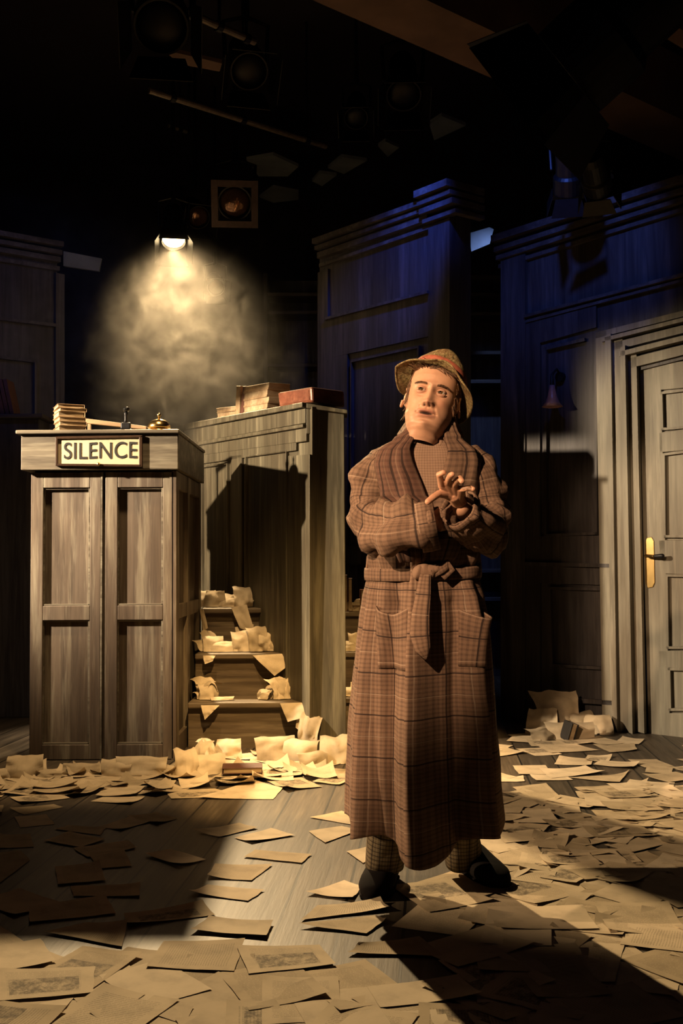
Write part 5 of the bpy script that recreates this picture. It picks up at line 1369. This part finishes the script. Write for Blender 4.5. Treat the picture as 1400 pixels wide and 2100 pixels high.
for k, x, dy, w_, h_, ln_, rt_, dr_, lb in (
        (0, 430, .10, .12, .15, .2, .5, 0, 'crumpled sheet standing at the left end of the bottom step'), (0, 455, .06, .13, .05, 1.1, .1, 0, 'flattened strip of page at the left of the bottom step'),
        (0, 570, .12, .11, .18, .1, -.2, 0, 'bright curled sheet upright on the bottom step, left of the greenish one'), (0, 592, .13, .13, .19, .15, .3, 0, 'greenish shaded sheet standing on the bottom step at right'),
        (0, 622, .14, .13, .16, .3, -.3, 0, 'brown shaded sheet slumped at the right end of the bottom step'),
        (1, 438, .10, .13, .13, .3, .2, 0, 'sheet leaning back at the left of the middle step'), (1, 458, .08, .18, .09, .5, 0, 0, 'boxy folded sheet in the middle left of the middle step'),
        (1, 500, .10, .14, .14, .2, .2, 0, 'bright sheet curling upright at the centre of the middle step'), (1, 530, .10, .12, .17, .1, .4, 0, 'peaked sheet standing right of centre on the middle step'),
        (1, 556, .12, .14, .13, .3, -.1, 0, 'shaded rounded sheet with a lit rim at the right end of the middle step'),
        (2, 425, .12, .12, .16, .1, .1, 0, 'grey shaded sheet standing at the far left of the top step'), (2, 440, .09, .16, .12, .2, 0, 0, 'flat grey sheet leaning on the top step, front left'), (2, 465, .07, .12, .09, .5, -.2, 0, 'small slanting sheet at the centre of the top step'),
        (2, 500, .07, .13, .16, .1, .3, 0, 'twisted sheet rising at the right end of the top step')):
    crumple(onstep(k, x, dy), w_, h_, ln_, rt_, lb, G3, mat=R.choice((0, 1)))
# pages hanging over the tread edges
def hang(k, quad, lb, out=.03):
    D_ = STEPS[k][2]; pts = [atD(x, y, D_ - .02 - out * t_) for (x, y), t_ in zip(quad, (0, 0, 1, 1))]; sd = R.uniform(0, 50)
    def fn(u, v):
        p = (pts[0] * (1 - u) + pts[1] * u) * (1 - v) + (pts[3] * (1 - u) + pts[2] * u) * v
        return p + Vector((0, -.012 * noise.noise(Vector((u * 3, v * 3, sd))) - .008 * math.sin(v * PI) - .004, 0))
    sheet_from(fn, mat=R.choice((0, 1)), label=lb, group='pages hanging over the stair edges', name='paper_sheet')
hang(0, [(574, 1442), (632, 1440), (628, 1470), (590, 1480)], 'bright page folded over the right end of the bottom tread', .05)
hang(0, [(612, 1446), (638, 1444), (640, 1520), (606, 1492)], 'page draped down beside the end post below the bottom tread')
hang(0, [(412, 1446), (450, 1446), (436, 1460), (420, 1476)], 'small page hanging over the left end of the bottom tread')
hang(1, [(518, 1344), (586, 1340), (600, 1358), (563, 1386)], 'large pointed page hanging over the right of the middle tread', .05)
hang(1, [(416, 1344), (442, 1344), (436, 1356), (420, 1362)], 'short page tip hanging over the left of the middle tread')
hang(2, [(474, 1246), (506, 1240), (524, 1300), (492, 1288)], 'long page sliding off the right end of the top tread')
hang(2, [(482, 1286), (520, 1280), (520, 1330), (490, 1335)], 'page caught below the one sliding off the top tread')
hang(2, [(410, 1248), (418, 1250), (427, 1288), (416, 1294)], 'narrow page hanging at the left end of the top tread')
for k, n_ in ((0, 9), (1, 8), (2, 5)):
    xl_, xr_, D_, z_ = STEPS[k]; rs_ = []
    for j in range(n_):
        t = j / (n_ - 1); t = (t * .30 if t < .35 else .62 + (t - .35) / .65 * .38) if k < 2 else t
        x = xl_ + .06 + (xr_ - xl_ - .12) * t; rs_.append(x)
        crumple((x, D_ + R.uniform(.10, .24), z_ + .003), R.uniform(.09, .15), R.uniform(.07, .17), R.uniform(0, .6), R.uniform(-.9, .9),
                'crumpled page at the back of the %s step, %s' % (('bottom', 'middle', 'top')[k], 'leftmost' if j == 0 else 'rightmost' if j == n_ - 1 else ORD[j] + ' from left'), G3, mat=R.choice((0, 1)), amp=.45)
# pages on the stepped shelves behind the post
for k, (D_, z_) in enumerate(lv):
    for j, (x, w_, h_) in enumerate(((718, .12, .10), (738, .13, .13))):
        p = atD(x, 1300, D_ + .06); crumple((p.x, D_ + .06, z_ + .002), w_, h_, .3, R.uniform(-.5, .5), ('crumpled page on the %s stepped shelf behind the end post, %s' % (('lowest', 'middle', 'upper')[k], ('left one', 'right one')[j])), 'pages on the stepped shelves')
# heap by the right wall
G4 = 'pages heaped against the right wall'
for x, y, w_, h_, ln_, rt_, lb in ((1168, 1500, .26, .30, .25, .15, 'tall page leaning back at the centre of the heap by the right wall'), (1128, 1504, .22, .18, .3, -.3, 'page leaning at the left of the heap by the right wall'),
        (1205, 1500, .28, .21, .3, .3, 'broad page sloping to the right in the heap by the right wall'), (1240, 1502, .22, .17, .2, -.1, 'page at the right end of the heap by the right wall'),
        (1190, 1512, .30, .13, .4, .0, 'low wide page in front of the heap by the right wall'), (1140, 1514, .20, .11, .5, .4, 'low page at the front left of the heap by the right wall')):
    p = atF(x, y) + WR.n * .10; crumple(p, w_, h_, ln_, rt_, lb, G4, mat=1)
p = atF(1165, 1516); o = empty('book', p, 'small black book standing open on end in front of the heap by the right wall', 'book')
bm = NB(); mt = Matrix.Translation(p + Vector((0, -.03, .055))) @ Matrix.Rotation(.3, 4, 'Y') @ Matrix.Rotation(.4, 4, 'Z'); obox(bm, mt @ Matrix.Translation((.022, 0, 0)), .01, .09, .115); obox(bm, mt @ Matrix.Translation((-.022, 0, 0)), .01, .09, .115); obox(bm, mt @ Matrix.Translation((0, .045, 0)), .05, .006, .115); obj('cover', bm, M['ink'], o, .002)
bm = NB(); obox(bm, mt, .032, .08, .108); obj('page_block', bm, M['pages'], o)
# brown book on the floor in front of the stairs
a = atF(497, 1590); book('book', (a.x, a.y, .022), .21, .14, .030, .08, 'dark brown closed book lying on papers in front of the stairs', M['darkbook'])
